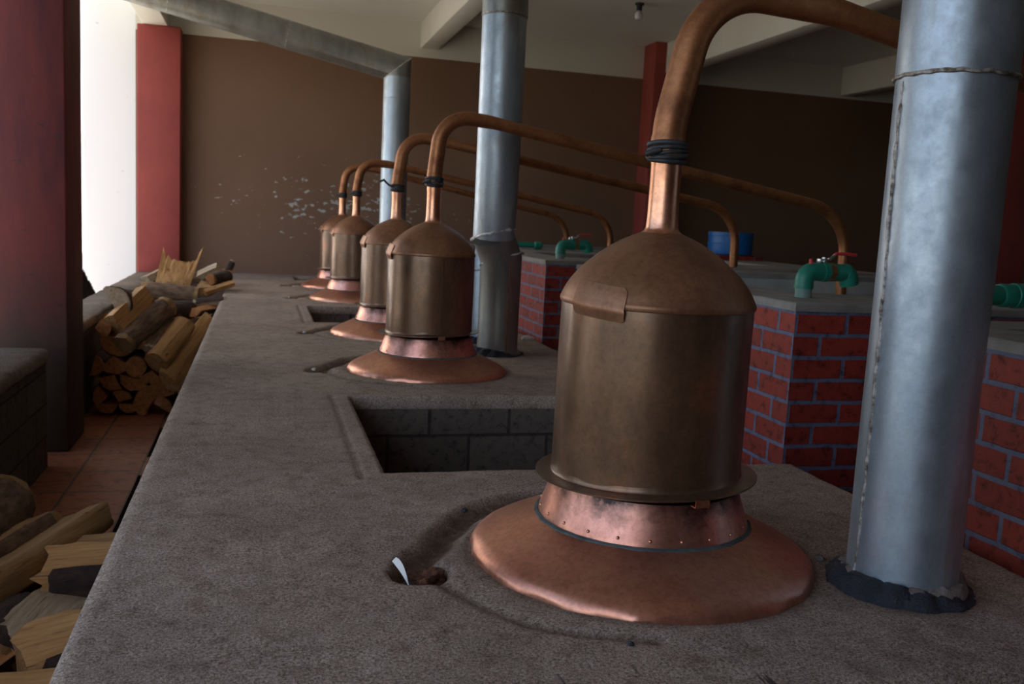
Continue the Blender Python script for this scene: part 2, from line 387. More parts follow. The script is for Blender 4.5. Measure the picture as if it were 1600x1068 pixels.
# ------------------------------------------------------------------ the setting
FZ = -.75
ST = 'structure'
PX0, PX1, PY0, PY1 = -.375, 2.07, 1.515, 13.28
floor = box('floor', [(-1.7, -3, FZ - .1, -.70, 13.3, FZ), (2.0, -3, FZ - .1, 11, 13.3, FZ), (-.7, -3, FZ - .1, 2.0, 1.55, FZ),
                      (-.70, 1.55, FZ - .1, -.36, 4.72, FZ), (-.70, 5.85, FZ - .1, -.36, 6.28, FZ), (-.70, 7.12, FZ - .1, -.36, 13.3, FZ)], M['floor'], kind=ST)
box('trim_1', [(-.72, 4.7, FZ - .45, -.36, 7.14, FZ - .4), (-.74, 4.7, FZ - .4, -.702, 7.14, FZ - .1), (-.36, 4.7, FZ - .4, -.3, 7.14, FZ), (-.74, 4.66, FZ - .4, -.3, 4.7, FZ - .1), (-.74, 7.14, FZ - .4, -.3, 7.18, FZ - .1), (-.70, 5.85, FZ - .4, -.36, 6.28, FZ - .1)], M['dirt'], kind=ST)
box('wall_far', (-1.62, 13.3, FZ, 11, 13.45, 3.6), M['far_wall'], kind=ST)
box('wall_left_blocker', (-1.85, 3.6, -.01, -1.7, 5.3, 3.6), M['dark_wall'], kind=ST)  # unseen piece added to block light from part of the near bay
box('wall_right', (11, -3, FZ, 11.15, 13.45, 3.6), M['dark_wall'], kind=ST)
box('wall_back', (-1.62, -3.15, FZ, 11.15, -3, 3.6), M['dark_wall'], kind=ST)
box('ceiling', (-2.35, -3.15, 3.6, 11.15, 13.45, 3.75), M['ceiling'], kind=ST)  # left overhang added to shade the outside wall and dirt heap
for i, (x0, x1, zb) in enumerate([(-1.5, -1.2, 3.15), (2.12, 2.37, 3.24), (5.68, 5.95, 3.17), (8.92, 9.2, 3.16)]):
    box('trim_%d' % (i + 2), (x0, -3, zb, x1, 13.3, 3.6), M['white_paint'], kind=ST, bevel=.008)
box('ground_outside', (-30, 4.5, FZ - .1, -1.7, 40, FZ), M['outside_ground'], kind=ST)  # unseen, split off as a pale reflector lighting the far bay
box('ground_low_bounce', (-30, -20, FZ - .1, -1.7, 4.5, FZ), M['low_bounce'], kind=ST)  # unseen, added as a darker half to limit bounce into the near bay
box('wall_outside', (-9, 13.6, FZ, -1.62, 13.8, 6.5), M['white_wall'], kind=ST)

def column(b, mat, label, group=None):
    o = box('column', b, mat, bevel=.012); return tag(o, label, 'column', group)
column((-1.85, 6.44, FZ, -1.195, 6.98, 3.15), M['worn_red'], 'thick worn red column in the left foreground, beside the low block wall and the near log pile')
column((-1.567, 13.0, FZ, -1.04, 13.3, 3.15), M['red_paint'], 'bright red column at the left end of the far brown wall, next to the sunlit white wall')
column((5.5, 12.88, FZ, 5.95, 13.3, 3.6), M['red_paint'], 'slim red column in the middle of the far wall, behind the largest pipe arch')
column((5.68, 6.44, FZ, 6.25, 6.98, 3.17), M['red_paint'], 'dark red column at the right border, behind the nearest chimney')

# low walls of blocks with cement caps
def low_wall(y0, y1, x0, x1, label):
    e = empty('low_wall', (x0, y0, FZ)); tag(e, label, 'low wall')
    a = box('block_wall', (0, 0, 0, x1 - x0 - .02, y1 - y0, .69), M['dark_blocks'], e, uv=True)
    # cap slab with wavy worn edge
    V, F = [], []; n = max(8, int((y1 - y0) / .05)); prof = [(0, -.06), (0, 0), (.5, 0.004), (.93, 0), (.985, -.012), (1, -.05), (.99, -.07)]
    for i in range(n + 1):
        y = (y1 - y0) * i / n
        for (s, dz) in prof:
            q = mnoise.noise(Vector((s * 3, y * 4, 1.3))) * .008
            V.append((s * (x1 - x0) + q, y, .735 + dz + mnoise.noise(Vector((s * 5, y * 5, 4))) * .006))
    m_ = len(prof)
    for i in range(n):
        for k in range(m_ - 1): F.append((i * m_ + k, i * m_ + k + 1, (i + 1) * m_ + k + 1, (i + 1) * m_ + k))
    F.append(tuple(range(m_))); F.append(tuple(n * m_ + k for k in range(m_))[::-1])
    auto_smooth(mesh_obj('cap', V, F, M['bench'], e), 60)
    return e
low_wall(-3, 6.1, -1.75, -1.235, 'low dark block wall in the left foreground, capped with cement, in front of the thick red column')
low_wall(6.98, 13.0, -1.57, -1.27, 'low wall behind the thick red column, log pile leaning on it and dirt heap on its cap')

# ------------------------------------------------------------------ furnace platform
STILLS = [(1.04, 2.31), (.967, 5.37), (.985, 7.02), (.955, 9.82), (.94, 11.4)]
PITS = [(3.15, 4.53), (7.64, 8.92), (12.25, 13.0)]
PITX = .43
def sstep(a, b, x):
    t = min(1, max(0, (x - a) / (b - a))); return t * t * (3 - 2 * t)
def seg_dist(p, a, b):
    ax, ay = a; bx, by = b; px, py = p; dx, dy = bx - ax, by - ay
    t = max(0, min(1, ((px - ax) * dx + (py - ay) * dy) / (dx * dx + dy * dy)))
    return math.hypot(px - ax - t * dx, py - ay - t * dy), t
TRO = [(-.645, -.02), (-.545, .12), (-.505, .215), (-.42, .36), (-.337, .44), (-.2, .52), (-.03, .56), (.15, .55)]
CRK = [(-.6, -.14), (-.516, -.32), (-.44, -.42), (-.35, -.48), (-.18, -.54)]
def height(x, y):
    z = 0; st = 0
    z += mnoise.noise(Vector((x * 3, y * 3, 0))) * .004 + mnoise.noise(Vector((x * 12, y * 12, 2))) * .0022 + mnoise.noise(Vector((x * 40, y * 40, 5))) * .0012
    for (cx, cy) in STILLS:
        lx, ly = x - cx, y - cy; d = math.hypot(lx, ly)
        if d > .95: continue
        n1 = mnoise.noise(Vector((x * 9, y * 9, 7))); n2 = mnoise.noise(Vector((x * 25, y * 25, 9)))
        dd = min(seg_dist((lx, ly), TRO[i], TRO[i + 1])[0] for i in range(len(TRO) - 1)) + n1 * .012 + n2 * .006
        k = 1 - sstep(.012, .065, dd); z -= .03 * k + .006 * k * n2; st = max(st, 1.0 * k)
        dc = min(seg_dist((lx, ly), CRK[i], CRK[i + 1])[0] for i in range(len(CRK) - 1)) + n2 * .008
        kc = 1 - sstep(.004, .026, dc); z -= .008 * kc; st = max(st, .6 * kc)
        # hole
        dh = math.hypot((lx + .635) / 1.15, (ly + .075)) + n1 * .01 + n2 * .006
        kh = 1 - sstep(.034, .078, dh); z -= .075 * kh; st = max(st, min(1, kh * 1.6))
        # ridge of mortar between trough and skirt, slight dip at skirt
        ks = 1 - sstep(.46, .51, d); z -= .006 * ks
        st = max(st, .45 * (1 - sstep(.47, .53, d + n1 * .02)))
        if d < .44: z -= .02
    # frame band scored beside the first pit
    for (a, b_) in PITS[:2]:
        if a - .06 < y < b_ + .06:
            q = abs(x - (PITX - .085)); k = 1 - sstep(.003, .012, q); z -= .006 * k; st = max(st, .5 * k)
    for (cx, cy) in ((1.651, 1.985), (1.566, 6.047)):
        d = math.hypot(x - cx, y - cy) + mnoise.noise(Vector((x * 14, y * 14, 3))) * .03
        st = max(st, .7 * (1 - sstep(.15, .25, d)))
    # worn edges
    e = min(x - PX0, PX1 - x, y - PY0)
    z -= .012 * (1 - sstep(0, .03, e + mnoise.noise(Vector((x * 8, y * 8, 1))) * .006))
    return z, st
def in_pit(x, y): return x > PITX and any(a < y < b for a, b in PITS)
ys = []; y = PY0
cuts = sorted([c for p in PITS for c in p] + [PY1])
while y < PY1 - 1e-6:
    ys.append(y)
    st_ = .0115 if y < 3.2 else (.03 if y < 8.9 else .06)
    nx = [c for c in cuts if c > y + 1e-6][0]
    y = nx if y + st_ * 1.4 > nx else y + st_
ys.append(PY1)
def xs_for(step, xc):
    out = []; x = PX0
    while x < PX1 - 1e-6:
        out.append(x); nx = PITX if x < PITX - 1e-6 else PX1
        x = nx if x + step * 1.4 > nx else x + step
    out.append(PX1); return out
xs = xs_for(.0125, PITX)
V, F, ST_ = [], [], []
nx = len(xs)
for yy in ys:
    for xx in xs:
        z, s = height(xx, yy); ex = 0
        V.append((xx, yy, z)); ST_.append(s)
def keep(i, j): return not in_pit((xs[i] + xs[i + 1]) / 2, (ys[j] + ys[j + 1]) / 2)
edges_b = []
for j in range(len(ys) - 1):
    for i in range(nx - 1):
        if not keep(i, j): continue
        a = j * nx + i; F.append((a, a + 1, a + nx + 1, a + nx))
# skirts of the slab
from collections import Counter
ec = Counter()
for f in F:
    for k in range(4): ec[tuple(sorted((f[k], f[(k + 1) % 4])))] += 1
low = {}
def lowv(i):
    if i not in low:
        x, y, z = V[i]; low[i] = len(V); q = mnoise.noise(Vector((x * 9, y * 9, 3))) * .006
        V.append((x + q, y + q, -.065)); ST_.append(.25)
    return low[i]
for f in list(F):
    for k in range(4):
        a, b_ = f[k], f[(k + 1) % 4]
        if ec[tuple(sorted((a, b_)))] == 1: F.append((b_, a, lowv(a), lowv(b_)))
plat = empty('furnace_platform', (0, 0, 0)); tag(plat, 'long grey cement furnace platform that carries the row of copper stills', 'platform')
top = mesh_obj('cement_top', V, F, M['platform'], plat, smooth=True)
at = top.data.attributes.new('stain', 'FLOAT', 'POINT'); at.data.foreach_set('value', ST_)
o_ = .006
bl = [(PX0 + .01, PY0 + .01, FZ, PITX - o_, PY1, -.05)]
prev = PY0 + .01
for (a, b_) in PITS + [(PY1, 0)]:
    bl.append((PITX - o_, prev, FZ, PX1 - .01, a - o_, -.05)); prev = b_ + o_
bl[-1] = (PITX - o_, PITS[-1][1] + o_, FZ, PX1 - .01, PY1, -.05)
box('block_base', bl, M['blocks'], plat, uv=True)
# floor of pits
for a, b_ in PITS: box('pit_floor', (PITX, a, FZ, PX1, b_, FZ + .05), M['dirt'], plat)

# ------------------------------------------------------------------ stills
def build_still():
    r = empty('copper_still')
    def ragged(rr, z, a):
        if z < .012: rr += .006 * mnoise.noise(Vector((math.cos(a) * 7, math.sin(a) * 7, 3))) + .0045 * mnoise.noise(Vector((math.cos(a) * 22, math.sin(a) * 22, 3)))
        if z < .012 and z > -.01: z += .005 * mnoise.noise(Vector((math.cos(a) * 12, math.sin(a) * 12, 8)))
        return rr * (1 + .004 * math.sin(a * 3 + 1)), z
    lathe('skirt', [(.475, -.02), (.4755, .002), (.471, .014), (.46, .026), (.44, .038), (.41, .053), (.375, .0695), (.34, .087), (.305, .1035), (.28, .113)], M['cu_skirt'], r, 160, ragged)
    lathe('collar', [(.283, .102), (.2905, .107), (.2895, .112), (.285, .126), (.276, .152), (.268, .177), (.262, .196), (.258, .212), (.25, .212)], M['cu_collar'], r, 96,
          lambda rr, z, a: (rr + .0015 * mnoise.noise(Vector((math.cos(a) * 5, math.sin(a) * 5, z * 20))), z))
    lathe('sealing_paste', [(.286, .1), (.297, .0965), (.3025, .101), (.2995, .108), (.2915, .1115), (.286, .108)], M['paste'], r, 96,
          lambda rr, z, a: (rr + .003 * mnoise.noise(Vector((math.cos(a) * 8, math.sin(a) * 8, 5))), z + .0015 * mnoise.noise(Vector((math.cos(a) * 8, math.sin(a) * 8, 9)))), close=True)
    for k in range(22):
        a = 2 * PI * k / 22 + .1
        o = lathe('rivet', [(.0001, .0036), (.0022, .0032), (.004, .0018), (.0046, 0)], M['cu_bright'], r, 10)
        nrm = Vector((math.cos(a) * .92, math.sin(a) * .92, .39)); o.rotation_euler = nrm.to_track_quat('Z', 'Y').to_euler()
        o.location = (math.cos(a) * .2855, math.sin(a) * .2855, .126)
    tilt = lambda a: .012 + .012 * math.cos(a + .41)
    lathe('flange', [(.252, .214), (.298, .217), (.3035, .2195), (.3035, .2235), (.298, .2245), (.267, .2258), (.2622, .2268), (.2602, .2295), (.2592, .236), (.2585, .242)], M['cu_body'], r, 96,
          lambda rr, z, a: (rr, z + tilt(a)))
    def dent(rr, z, a): return rr + .0022 * mnoise.noise(Vector((math.cos(a) * 2.2, math.sin(a) * 2.2, z * 5))), z
    lathe('body', [(.2585, .235)] + [(.2585 + .001 * i / 10, .245 + .45 * i / 10) for i in range(11)] + [(.259, .7)], M['cu_body'], r, 96, dent)
    # vertical riveted seam on the body
    a0 = -1.2
    V, F = [], []
    for i in range(21):
        z = .25 + .44 * i / 20
        for da, rr in ((-.02, .2594), (-.018, .2615), (.018, .2615), (.02, .2594)):
            V.append((rr * math.cos(a0 + da), rr * math.sin(a0 + da), z))
        if i:
            for k in range(3): F.append(((i - 1) * 4 + k, (i - 1) * 4 + k + 1, i * 4 + k + 1, i * 4 + k))
    mesh_obj('body_seam', V, F, M['cu_body'], r)
    DP = [(1, 0), (.985, .05), (.955, .135), (.91, .235), (.83, .375), (.735, .5), (.63, .625), (.52, .735), (.41, .828), (.3, .9), (.22, .945), (.165, .975), (.155, 1.01)]
    lathe('dome', [(.259, .694), (.2625, .696), (.2645, .702), (.2635, .71)] + [(.262 * p, .712 + .186 * q) for p, q in DP], M['cu_dome'], r, 96, dent)
    lathe('neck', [(.056, .888), (.0485, .894), (.044, .903), (.042, .93), (.0408, 1.0), (.0405, 1.07), (.0425, 1.082), (.0425, 1.12)], M['cu_bright'], r, 40,
          lambda rr, z, a: (rr + .0006 * mnoise.noise(Vector((math.cos(a) * 3, math.sin(a) * 3, z * 30))), z))
    # patch plate bent over the rim
    V, F = [], []; na, nz = 18, 10
    def rz(t):
        pts = [(.2605, .675), (.2645, .69), (.268, .7), (.2675, .708), (.262, .722), (.2545, .742), (.243, .762)]
        s = t * (len(pts) - 1); i = min(int(s), len(pts) - 2); f = s - i
        return (pts[i][0] * (1 - f) + pts[i + 1][0] * f, pts[i][1] * (1 - f) + pts[i + 1][1] * f)
    for th in (0, .0028):
        for i in range(na + 1):
            a = -.33 + .62 * i / na
            for j in range(nz + 1):
                t = j / nz; t2 = t if i not in (0, na) else .06 + t * .86
                rr, z = rz(t2); rr += .001 + th; z += .012 * (1 - i / na) * 0 - .012 * (i / na)
                aa = a + .012 * mnoise.noise(Vector((t * 9, i, 1)))
                V.append((rr * math.cos(aa), rr * math.sin(aa), z))
    n1 = (na + 1) * (nz + 1)
    for i in range(na):
        for j in range(nz):
            a = i * (nz + 1) + j; F.append((a, a + 1, a + nz + 2, a + nz + 1)); F.append((n1 + a, n1 + a + nz + 1, n1 + a + nz + 2, n1 + a + 1))
    rim_ = [i * (nz + 1) for i in range(na + 1)] + [na * (nz + 1) + j for j in range(1, nz + 1)] + [i * (nz + 1) + nz for i in range(na - 1, -1, -1)] + [j for j in range(nz - 1, 0, -1)]
    for k in range(len(rim_)):
        a, b_ = rim_[k], rim_[(k + 1) % len(rim_)]; F.append((a, b_, n1 + b_, n1 + a))
    p = auto_smooth(mesh_obj('patch_plate', V, F, M['cu_dome'], r), 50); p.rotation_euler = (0, 0, 0)
    # clip folded over the flange
    V, F = boxes([(.283, -.02, .2265, .309, .02, .2285), (.307, -.02, .211, .3095, .02, .2285), (.287, -.02, .2095, .3095, .02, .2115)])
    c = mesh_obj('clip', V, F, M['cu_bright'], r); c.location.z = .011
    return r
def set_child_rot(root, base, ang):
    for ch in root.children:
        if ch.name.split('.')[0] == base: ch.rotation_euler = (0, 0, ang)
still_labels = ['largest and nearest copper still, bronze-brown body on a scoured copper skirt beside the nearest chimney',
                'second copper still from the camera, standing just past the first pit',
                'third copper still from the camera, half hidden behind the second, just before the second pit',
                'fourth copper still from the camera, skirt glowing orange just past the second pit',
                'farthest copper still, mostly hidden behind the fourth, nearest to the brown wall']
proto = build_still()
GS = 'row of copper stills on the cement platform'
still_objs = []
for i, (cx, cy) in enumerate(STILLS):
    o = proto if i == 0 else copy_tree(proto)
    o.location = (cx, cy, 0); tag(o, still_labels[i], 'still', GS)
    az = math.atan2(-cy, -cx)                      # towards the camera side
    set_child_rot(o, 'patch_plate', az - .58 if i == 0 else az - 1.35)
    set_child_rot(o, 'clip', az + .5 if i == 0 else az + .25)
    set_child_rot(o, 'body_seam', (az + 4.3, az + 1.2 + .28, az + 1.6, az + 1.1, az + 1.5)[i])
    still_objs.append(o)
    if i:
        o.scale = (.985, .985, .975)
        for ch in o.children:
            if ch.name.split('.')[0] in ('dome', 'body', 'skirt', 'collar'): ch.rotation_euler = (0, 0, i * 1.3)

# swan neck pipes
def swan(i, pts, rads, label, tail=False):
    cx, cy = STILLS[i]
    e = empty('swan_neck_pipe', (cx, cy, 1.07)); tag(e, label, 'pipe', 'copper swan neck pipes from the stills to the cooling tanks')
    L = [Vector(p) - Vector((cx, cy, 1.07)) for p in pts]
    path = round_path(L, rads, 14)
    n = len(path); R = []
    for k in range(n):
        t = k / (n - 1); R.append(.0465 if k == 0 else (.0462 if t < .08 else .0445 - .009 * min(1, max(0, (t - .25) / .5))))
    tube('pipe', path, R, M['cu_pipe'], e, 28, lambda r, i_, a: r * (1 + .012 * mnoise.noise(Vector((i_ * .3, math.cos(a), math.sin(a))))))
    # rubber strip wound round the joint
    for k in range(5):
        V = []; ts = []
        for q in range(33):
            a = 2 * PI * q / 32; rr = .0475 + .003 * math.sin(k * 2.1) + .0015 * math.sin(a * 2 + k)
            ts.append((rr * math.cos(a), rr * math.sin(a), .012 + k * .0095 + .006 * math.sin(a + k * .9)))
        if k == 0: VV, FF = [], []
        v_, f_ = tube_data(ts, .0068, 8); nb = len(VV); VV += v_; FF += [tuple(nb + j for j in f) for f in f_]
    v_, f_ = tube_data([(-.035, -.035, .035), (-.055, -.03, .03), (-.07, -.02, .022)] if not tail else [(-.035, -.03, .04), (-.07, -.03, .05), (-.11, -.03, .085), (-.14, -.03, .07)], .008, 8)
    nb = len(VV); VV += v_; FF += [tuple(nb + j for j in f) for f in f_]
    auto_smooth(mesh_obj('rubber_binding', VV, FF, M['rubber'], e), 60)
    return e
swan(0, [(1.04, 2.31, 1.085), (1.04, 2.31, 1.17), (1.12, 2.31, 1.535), (1.5, 2.31, 1.515), (3.75, 2.31, 1.08), (3.76, 2.31, .5)], [.5, .2, .9, .2],
     'thick copper pipe arching from the nearest still to behind the nearest chimney')
swan(1, [(.967, 5.37, 1.08), (.967, 5.37, 1.16), (1.0, 5.37, 1.49), (1.3, 5.37, 1.465), (3.74, 5.37, 1.065), (3.745, 5.37, .5)], [.4, .17, .9, .33],
     'copper pipe of the second still, running down to the near cooling tank with the valve')
swan(2, [(.985, 7.02, 1.08), (.985, 7.02, 1.16), (1.03, 7.02, 1.5), (1.36, 7.02, 1.46), (3.83, 7.02, 1.08), (3.835, 7.02, .5)], [.4, .17, .9, .33],
     'copper pipe of the third still, ending in a bend before the blue barrel', True)
swan(3, [(.955, 9.82, 1.08), (.955, 9.82, 1.16), (1.0, 9.82, 1.43), (1.3, 9.82, 1.42), (3.8, 9.82, 1.0), (3.805, 9.82, .45)], [.4, .17, .9, .33],
     'thin copper pipe of the fourth still, passing behind the second chimney')
swan(4, [(.94, 11.4, 1.08), (.94, 11.4, 1.16), (.98, 11.4, 1.45), (1.28, 11.4, 1.44), (3.81, 11.4, .96), (3.815, 11.4, .45)], [.4, .17, .9, .33],
     'lowest copper pipe of the farthest still, ending beside the far green valve')

# ------------------------------------------------------------------ chimneys
def bead(name, pts, r, mat, parent, amp=.4, seg=8, step=.012):
    P = [Vector(p) for p in pts]; out = []
    for a, b_ in zip(P[:-1], P[1:]):
        n = max(1, int((b_ - a).length / step))
        for k in range(n): out.append(a.lerp(b_, k / n))
    out.append(P[-1])
    out = [p + Vector((mnoise.noise(p * 40), mnoise.noise(p * 40 + Vector((9, 0, 0))), mnoise.noise(p * 40 + Vector((0, 9, 0))))) * r * .7 for p in out]
    R = [r * (1 + amp * mnoise.noise(p * 70)) for p in out]
    return tube(name, out, R, mat, parent, seg)
def ring_pts(c, r, z, n=48, tilt=(0, 0)):
    return [(c[0] + r * math.cos(2 * PI * k / n), c[1] + r * math.sin(2 * PI * k / n), z + tilt[0] * math.cos(2 * PI * k / n) + tilt[1] * math.sin(2 * PI * k / n)) for k in range(n + 1)]
def soot_foot(e, r0, c=(0, 0), big=1.):
    lathe('mortar_collar', [(r0 - .01, .045 * big), (r0 + .012, .04 * big), (r0 + .022, .02), (r0 + .032, -.02)], M['mortar'], e, 64,
          lambda rr, z, a: (rr + .008 * mnoise.noise(Vector((math.cos(a) * 4, math.sin(a) * 4, z * 30))) + .005 * mnoise.noise(Vector((math.cos(a) * 17, math.sin(a) * 17, z * 80))), z + .01 * mnoise.noise(Vector((math.cos(a) * 6, math.sin(a) * 6, 3))))).location = (c[0], c[1], 0)
    def tf(rr, z, a):
        k = max(0, math.cos(a + 2.75)) ** .7      # thicker towards the left side
        n = mnoise.noise(Vector((math.cos(a) * 5, math.sin(a) * 5, z * 25 + r0))); n2 = mnoise.noise(Vector((math.cos(a) * 16, math.sin(a) * 16, z * 60)))
        return rr + .01 * k + .016 * n + .008 * n2, z * (.3 + .65 * k) + .008 * n + .005 * n2
    lathe('tar_ring', [(r0 - .005, .05), (r0 + .016, .045), (r0 + .03, .028), (r0 + .042, .004), (r0 + .044, -.03)], M['tar'], e, 72, tf).location = (c[0], c[1], 0)

# nearest
c1 = (1.651, 1.985)
e = empty('chimney_pipe', (*c1, 0)); tag(e, 'nearest and thickest grey galvanised chimney pipe, weld ring near its top', 'chimney pipe', 'galvanised chimney pipes on the platform')
dentf = lambda rr, z, a: (rr + .0025 * mnoise.noise(Vector((math.cos(a) * 1.5, math.sin(a) * 1.5, z * 1.6))), z)
lathe('lower_pipe', [(.1385, -.01)] + [(.1385, .01 + 1.295 * i / 30) for i in range(31)], M['galv'], e, 72, dentf)
lathe('upper_pipe', [(.141, 1.3)] + [(.141 + .001 * i / 30, 1.305 + 2.29 * i / 30) for i in range(31)], M['galv'], e, 72, dentf)
bead('weld_ring', ring_pts((0, 0), .141, 1.303, 90), .0055, M['weld'], e)
az = math.atan2(-c1[1], -c1[0])
aa = az - .93
pts = [(.139 * math.cos(aa + .06 * math.sin(z * 4)), .139 * math.sin(aa + .06 * math.sin(z * 4)), z) for z in [0.04 + 1.25 * k / 40 for k in range(41)]]
bead('seam_weld', pts, .0048, M['weld'], e, .6, 8, .007)
soot_foot(e, .14)

# second : straight foot, welded elbow, upper pipe set back to the left
e = empty('chimney_pipe', (1.566, 6.047, 0)); tag(e, 'second grey chimney pipe, with a welded elbow low down beside the second still', 'chimney pipe', 'galvanised chimney pipes on the platform')
tube('lower_pipe', [(0, 0, -.01), (0, 0, .3), (0, 0, .64), (-.08, -.06, .80)], [.138, .138, .14, .137], M['galv2'], e, 56)
tube('upper_pipe', [(-.075, -.06, .79), (-.08, -.09, .95), (-.085, -.12, 1.2), (-.09, -.13, 2.2)], [.139, .139, .141, .143], M['galv'], e, 56)
tube('top_pipe', [(-.09, -.13, 2.18), (-.09, -.13, 3.595)], [.146, .146], M['galv2'], e, 56)
bead('elbow_weld', ring_pts((0, 0), .141, .64, 60, (.04, -.03)), .008, M['shiny_weld'], e)
bead('upper_weld', ring_pts((-.077, -.06), .141, .80, 60, (.03, -.03)), .011, M['shiny_weld'], e, .9)
az2 = math.atan2(-6.047, -1.566)
bead('seam_weld', [(.139 * math.cos(az2 + .45), .139 * math.sin(az2 + .45), .02 + .61 * k / 20) for k in range(21)], .005, M['rust_weld'], e, .6)
bead('joint_ring', ring_pts((-.09, -.13), .147, 2.19, 60), .003, M['weld'], e)
soot_foot(e, .14, big=.6)

# third, mostly hidden
e = empty('chimney_pipe', (1.635, 6.62, 0)); tag(e, 'blue-grey chimney pipe, a thin strip between the second still and second chimney', 'chimney pipe', 'galvanised chimney pipes on the platform')
tube('lower_pipe', [(0, 0, -.01), (0, 0, .55), (.03, .04, .72)], [.134, .135, .132], M['galv'], e, 48)
tube('upper_pipe', [(.03, .04, .72), (.045, .06, .9), (.05, .06, 3.595)], [.132, .13, .128], M['galv'], e, 48)
bead('elbow_weld', ring_pts((0, 0), .136, .56, 50, (.03, 0)), .006, M['shiny_weld'], e)
soot_foot(e, .136, big=.6)

# fourth with the slanting duct
e = empty('chimney_pipe', (1.42, 10.45, 0)); tag(e, 'thin grey chimney pipe by the far wall, bending into a long slanting duct', 'chimney pipe', 'galvanised chimney pipes on the platform')
tube('vertical_pipe', [(0, 0, -.01), (0, 0, 1.0), (0, 0, 2.2), (0, 0, 2.50)], .148, M['galv'], e, 48, caps=False)
# mitre: the duct starts in the same bisector plane
tube('slanting_duct', [(0, 0, 2.40), (0, 0, 2.50), (-1.2, 0, 2.745), (-2.6, 0, 3.03), (-4.3, 0, 3.38)], [.148, .15, .15, .15, .15], M['galv2'], e, 48)
bead('joint_ring', [(x, .150 * math.sin(t), 2.50 - x * -.204 * -1 + .15 * math.cos(t)) for t in [2 * PI * k / 40 for k in range(41)] for x in [-2.36 + .03 * math.cos(t)]], .005, M['weld'], e)
bead('joint_ring', [(x, .150 * math.sin(t), 2.50 - x * -.204 * -1 + .15 * math.cos(t)) for t in [2 * PI * k / 40 for k in range(41)] for x in [-1.18 + .03 * math.cos(t)]], .004, M['weld'], e)
bead('mitre_weld', [(.15 * math.cos(2 * PI * k / 48), .15 * math.sin(2 * PI * k / 48), 2.5 + .82 * .15 * math.cos(2 * PI * k / 48)) for k in range(49)], .006, M['shiny_weld'], e)
bead('pipe_ring', ring_pts((0, 0), .149, 2.17, 50), .003, M['weld'], e)
soot_foot(e, .15, big=.6)

# ------------------------------------------------------------------ brick cooling tanks
def tank(x0, y0, x1, y1, zt, ox0, oy0, ox1, oy1, label, wz):
    e = empty('cooling_tank', (x0, y0, FZ)); tag(e, label, 'tank', 'red brick cooling tanks')
    X, Y, Z = x1 - x0, y1 - y0, zt - FZ - .035
    a, b_, c, d = ox0 - x0, oy0 - y0, ox1 - x0, oy1 - y0
    V = []
    for z in (0, Z): V += [(0, 0, z), (X, 0, z), (X, Y, z), (0, Y, z)]
    for z in (.1, Z): V += [(a, b_, z), (c, b_, z), (c, d, z), (a, d, z)]
    F = [(0, 1, 5, 4), (1, 2, 6, 5), (2, 3, 7, 6), (3, 0, 4, 7), (8, 12, 13, 9), (9, 13, 14, 10), (10, 14, 15, 11), (11, 15, 12, 8), (8, 9, 10, 11), (0, 3, 2, 1)]
    F += [(4, 5, 13, 12), (5, 6, 14, 13), (6, 7, 15, 14), (7, 4, 12, 15)]
    def uv(p, co):
        z = co.z - Z
        if abs(p.normal.x) > .7: return (-co.y + .1225 + .0037, z + .0957 * 40 + .004)
        return (co.x - .0037, z + .0957 * 40 + .004)
    mesh_obj('brick_wall', V, F, [M['brick'], M['tank_in']], e, mi=[0] * 4 + [1] * 5 + [0] * 5, uv=uv)
    # cement rim ring, slightly rounded and proud
    g = .008; t = .035
    rx = [-g, X + g]; ry = [-g, Y + g]
    V, F = [], []
    outer = [(-g, -g), (X + g, -g), (X + g, Y + g), (-g, Y + g)]; inner = [(a + .01, b_ + .01), (c - .01, b_ + .01), (c - .01, d - .01), (a + .01, d - .01)]
    for z, pts in ((Z, outer), (Z + t - .006, outer), (Z + t, [(p[0] + (.008 if p[0] < 1 else -.008), p[1] + (.008 if p[1] < 1 else -.008)) for p in outer]), (Z + t, inner), (Z, inner)):
        V += [(p[0], p[1], z) for p in pts]
    for L in range(4):
        for k in range(4): F.append((L * 4 + k, L * 4 + (k + 1) % 4, (L + 1) * 4 + (k + 1) % 4, (L + 1) * 4 + k))
    mesh_obj('cement_rim', V, F, M['rim'], e)
    mesh_obj('water', [(a, b_, wz - FZ), (c, b_, wz - FZ), (c, d, wz - FZ), (a, d, wz - FZ), (a, b_, .11), (c, b_, .11), (c, d, .11), (a, d, .11)],
             [(0, 1, 2, 3), (4, 5, 1, 0), (5, 6, 2, 1), (6, 7, 3, 2), (7, 4, 0, 3), (4, 7, 6, 5)], M['water'], e)
    return e
tank(2.15, 3.375, 5.2, 6.15, .625, 2.5, 3.95, 4.95, 5.85, 'red brick cooling tank behind the nearest chimney, green valve on its corner', .5)
tank(2.15, 6.9, 5.2, 9.3, .615, 2.5, 7.55, 4.5, 8.6, 'red brick cooling tank seen between the second chimney and the nearest still', .5)
tank(2.15, 1.2, 5.2, 2.82, .625, 2.42, 1.5, 4.95, 2.56, 'nearest red brick cooling tank, cut off by the right border', .55)
tank(2.15, 10.3, 5.2, 12.4, .60, 2.5, 10.7, 4.95, 12.0, 'farthest cooling tank by the brown wall, almost hidden behind the nearer tanks', .5)

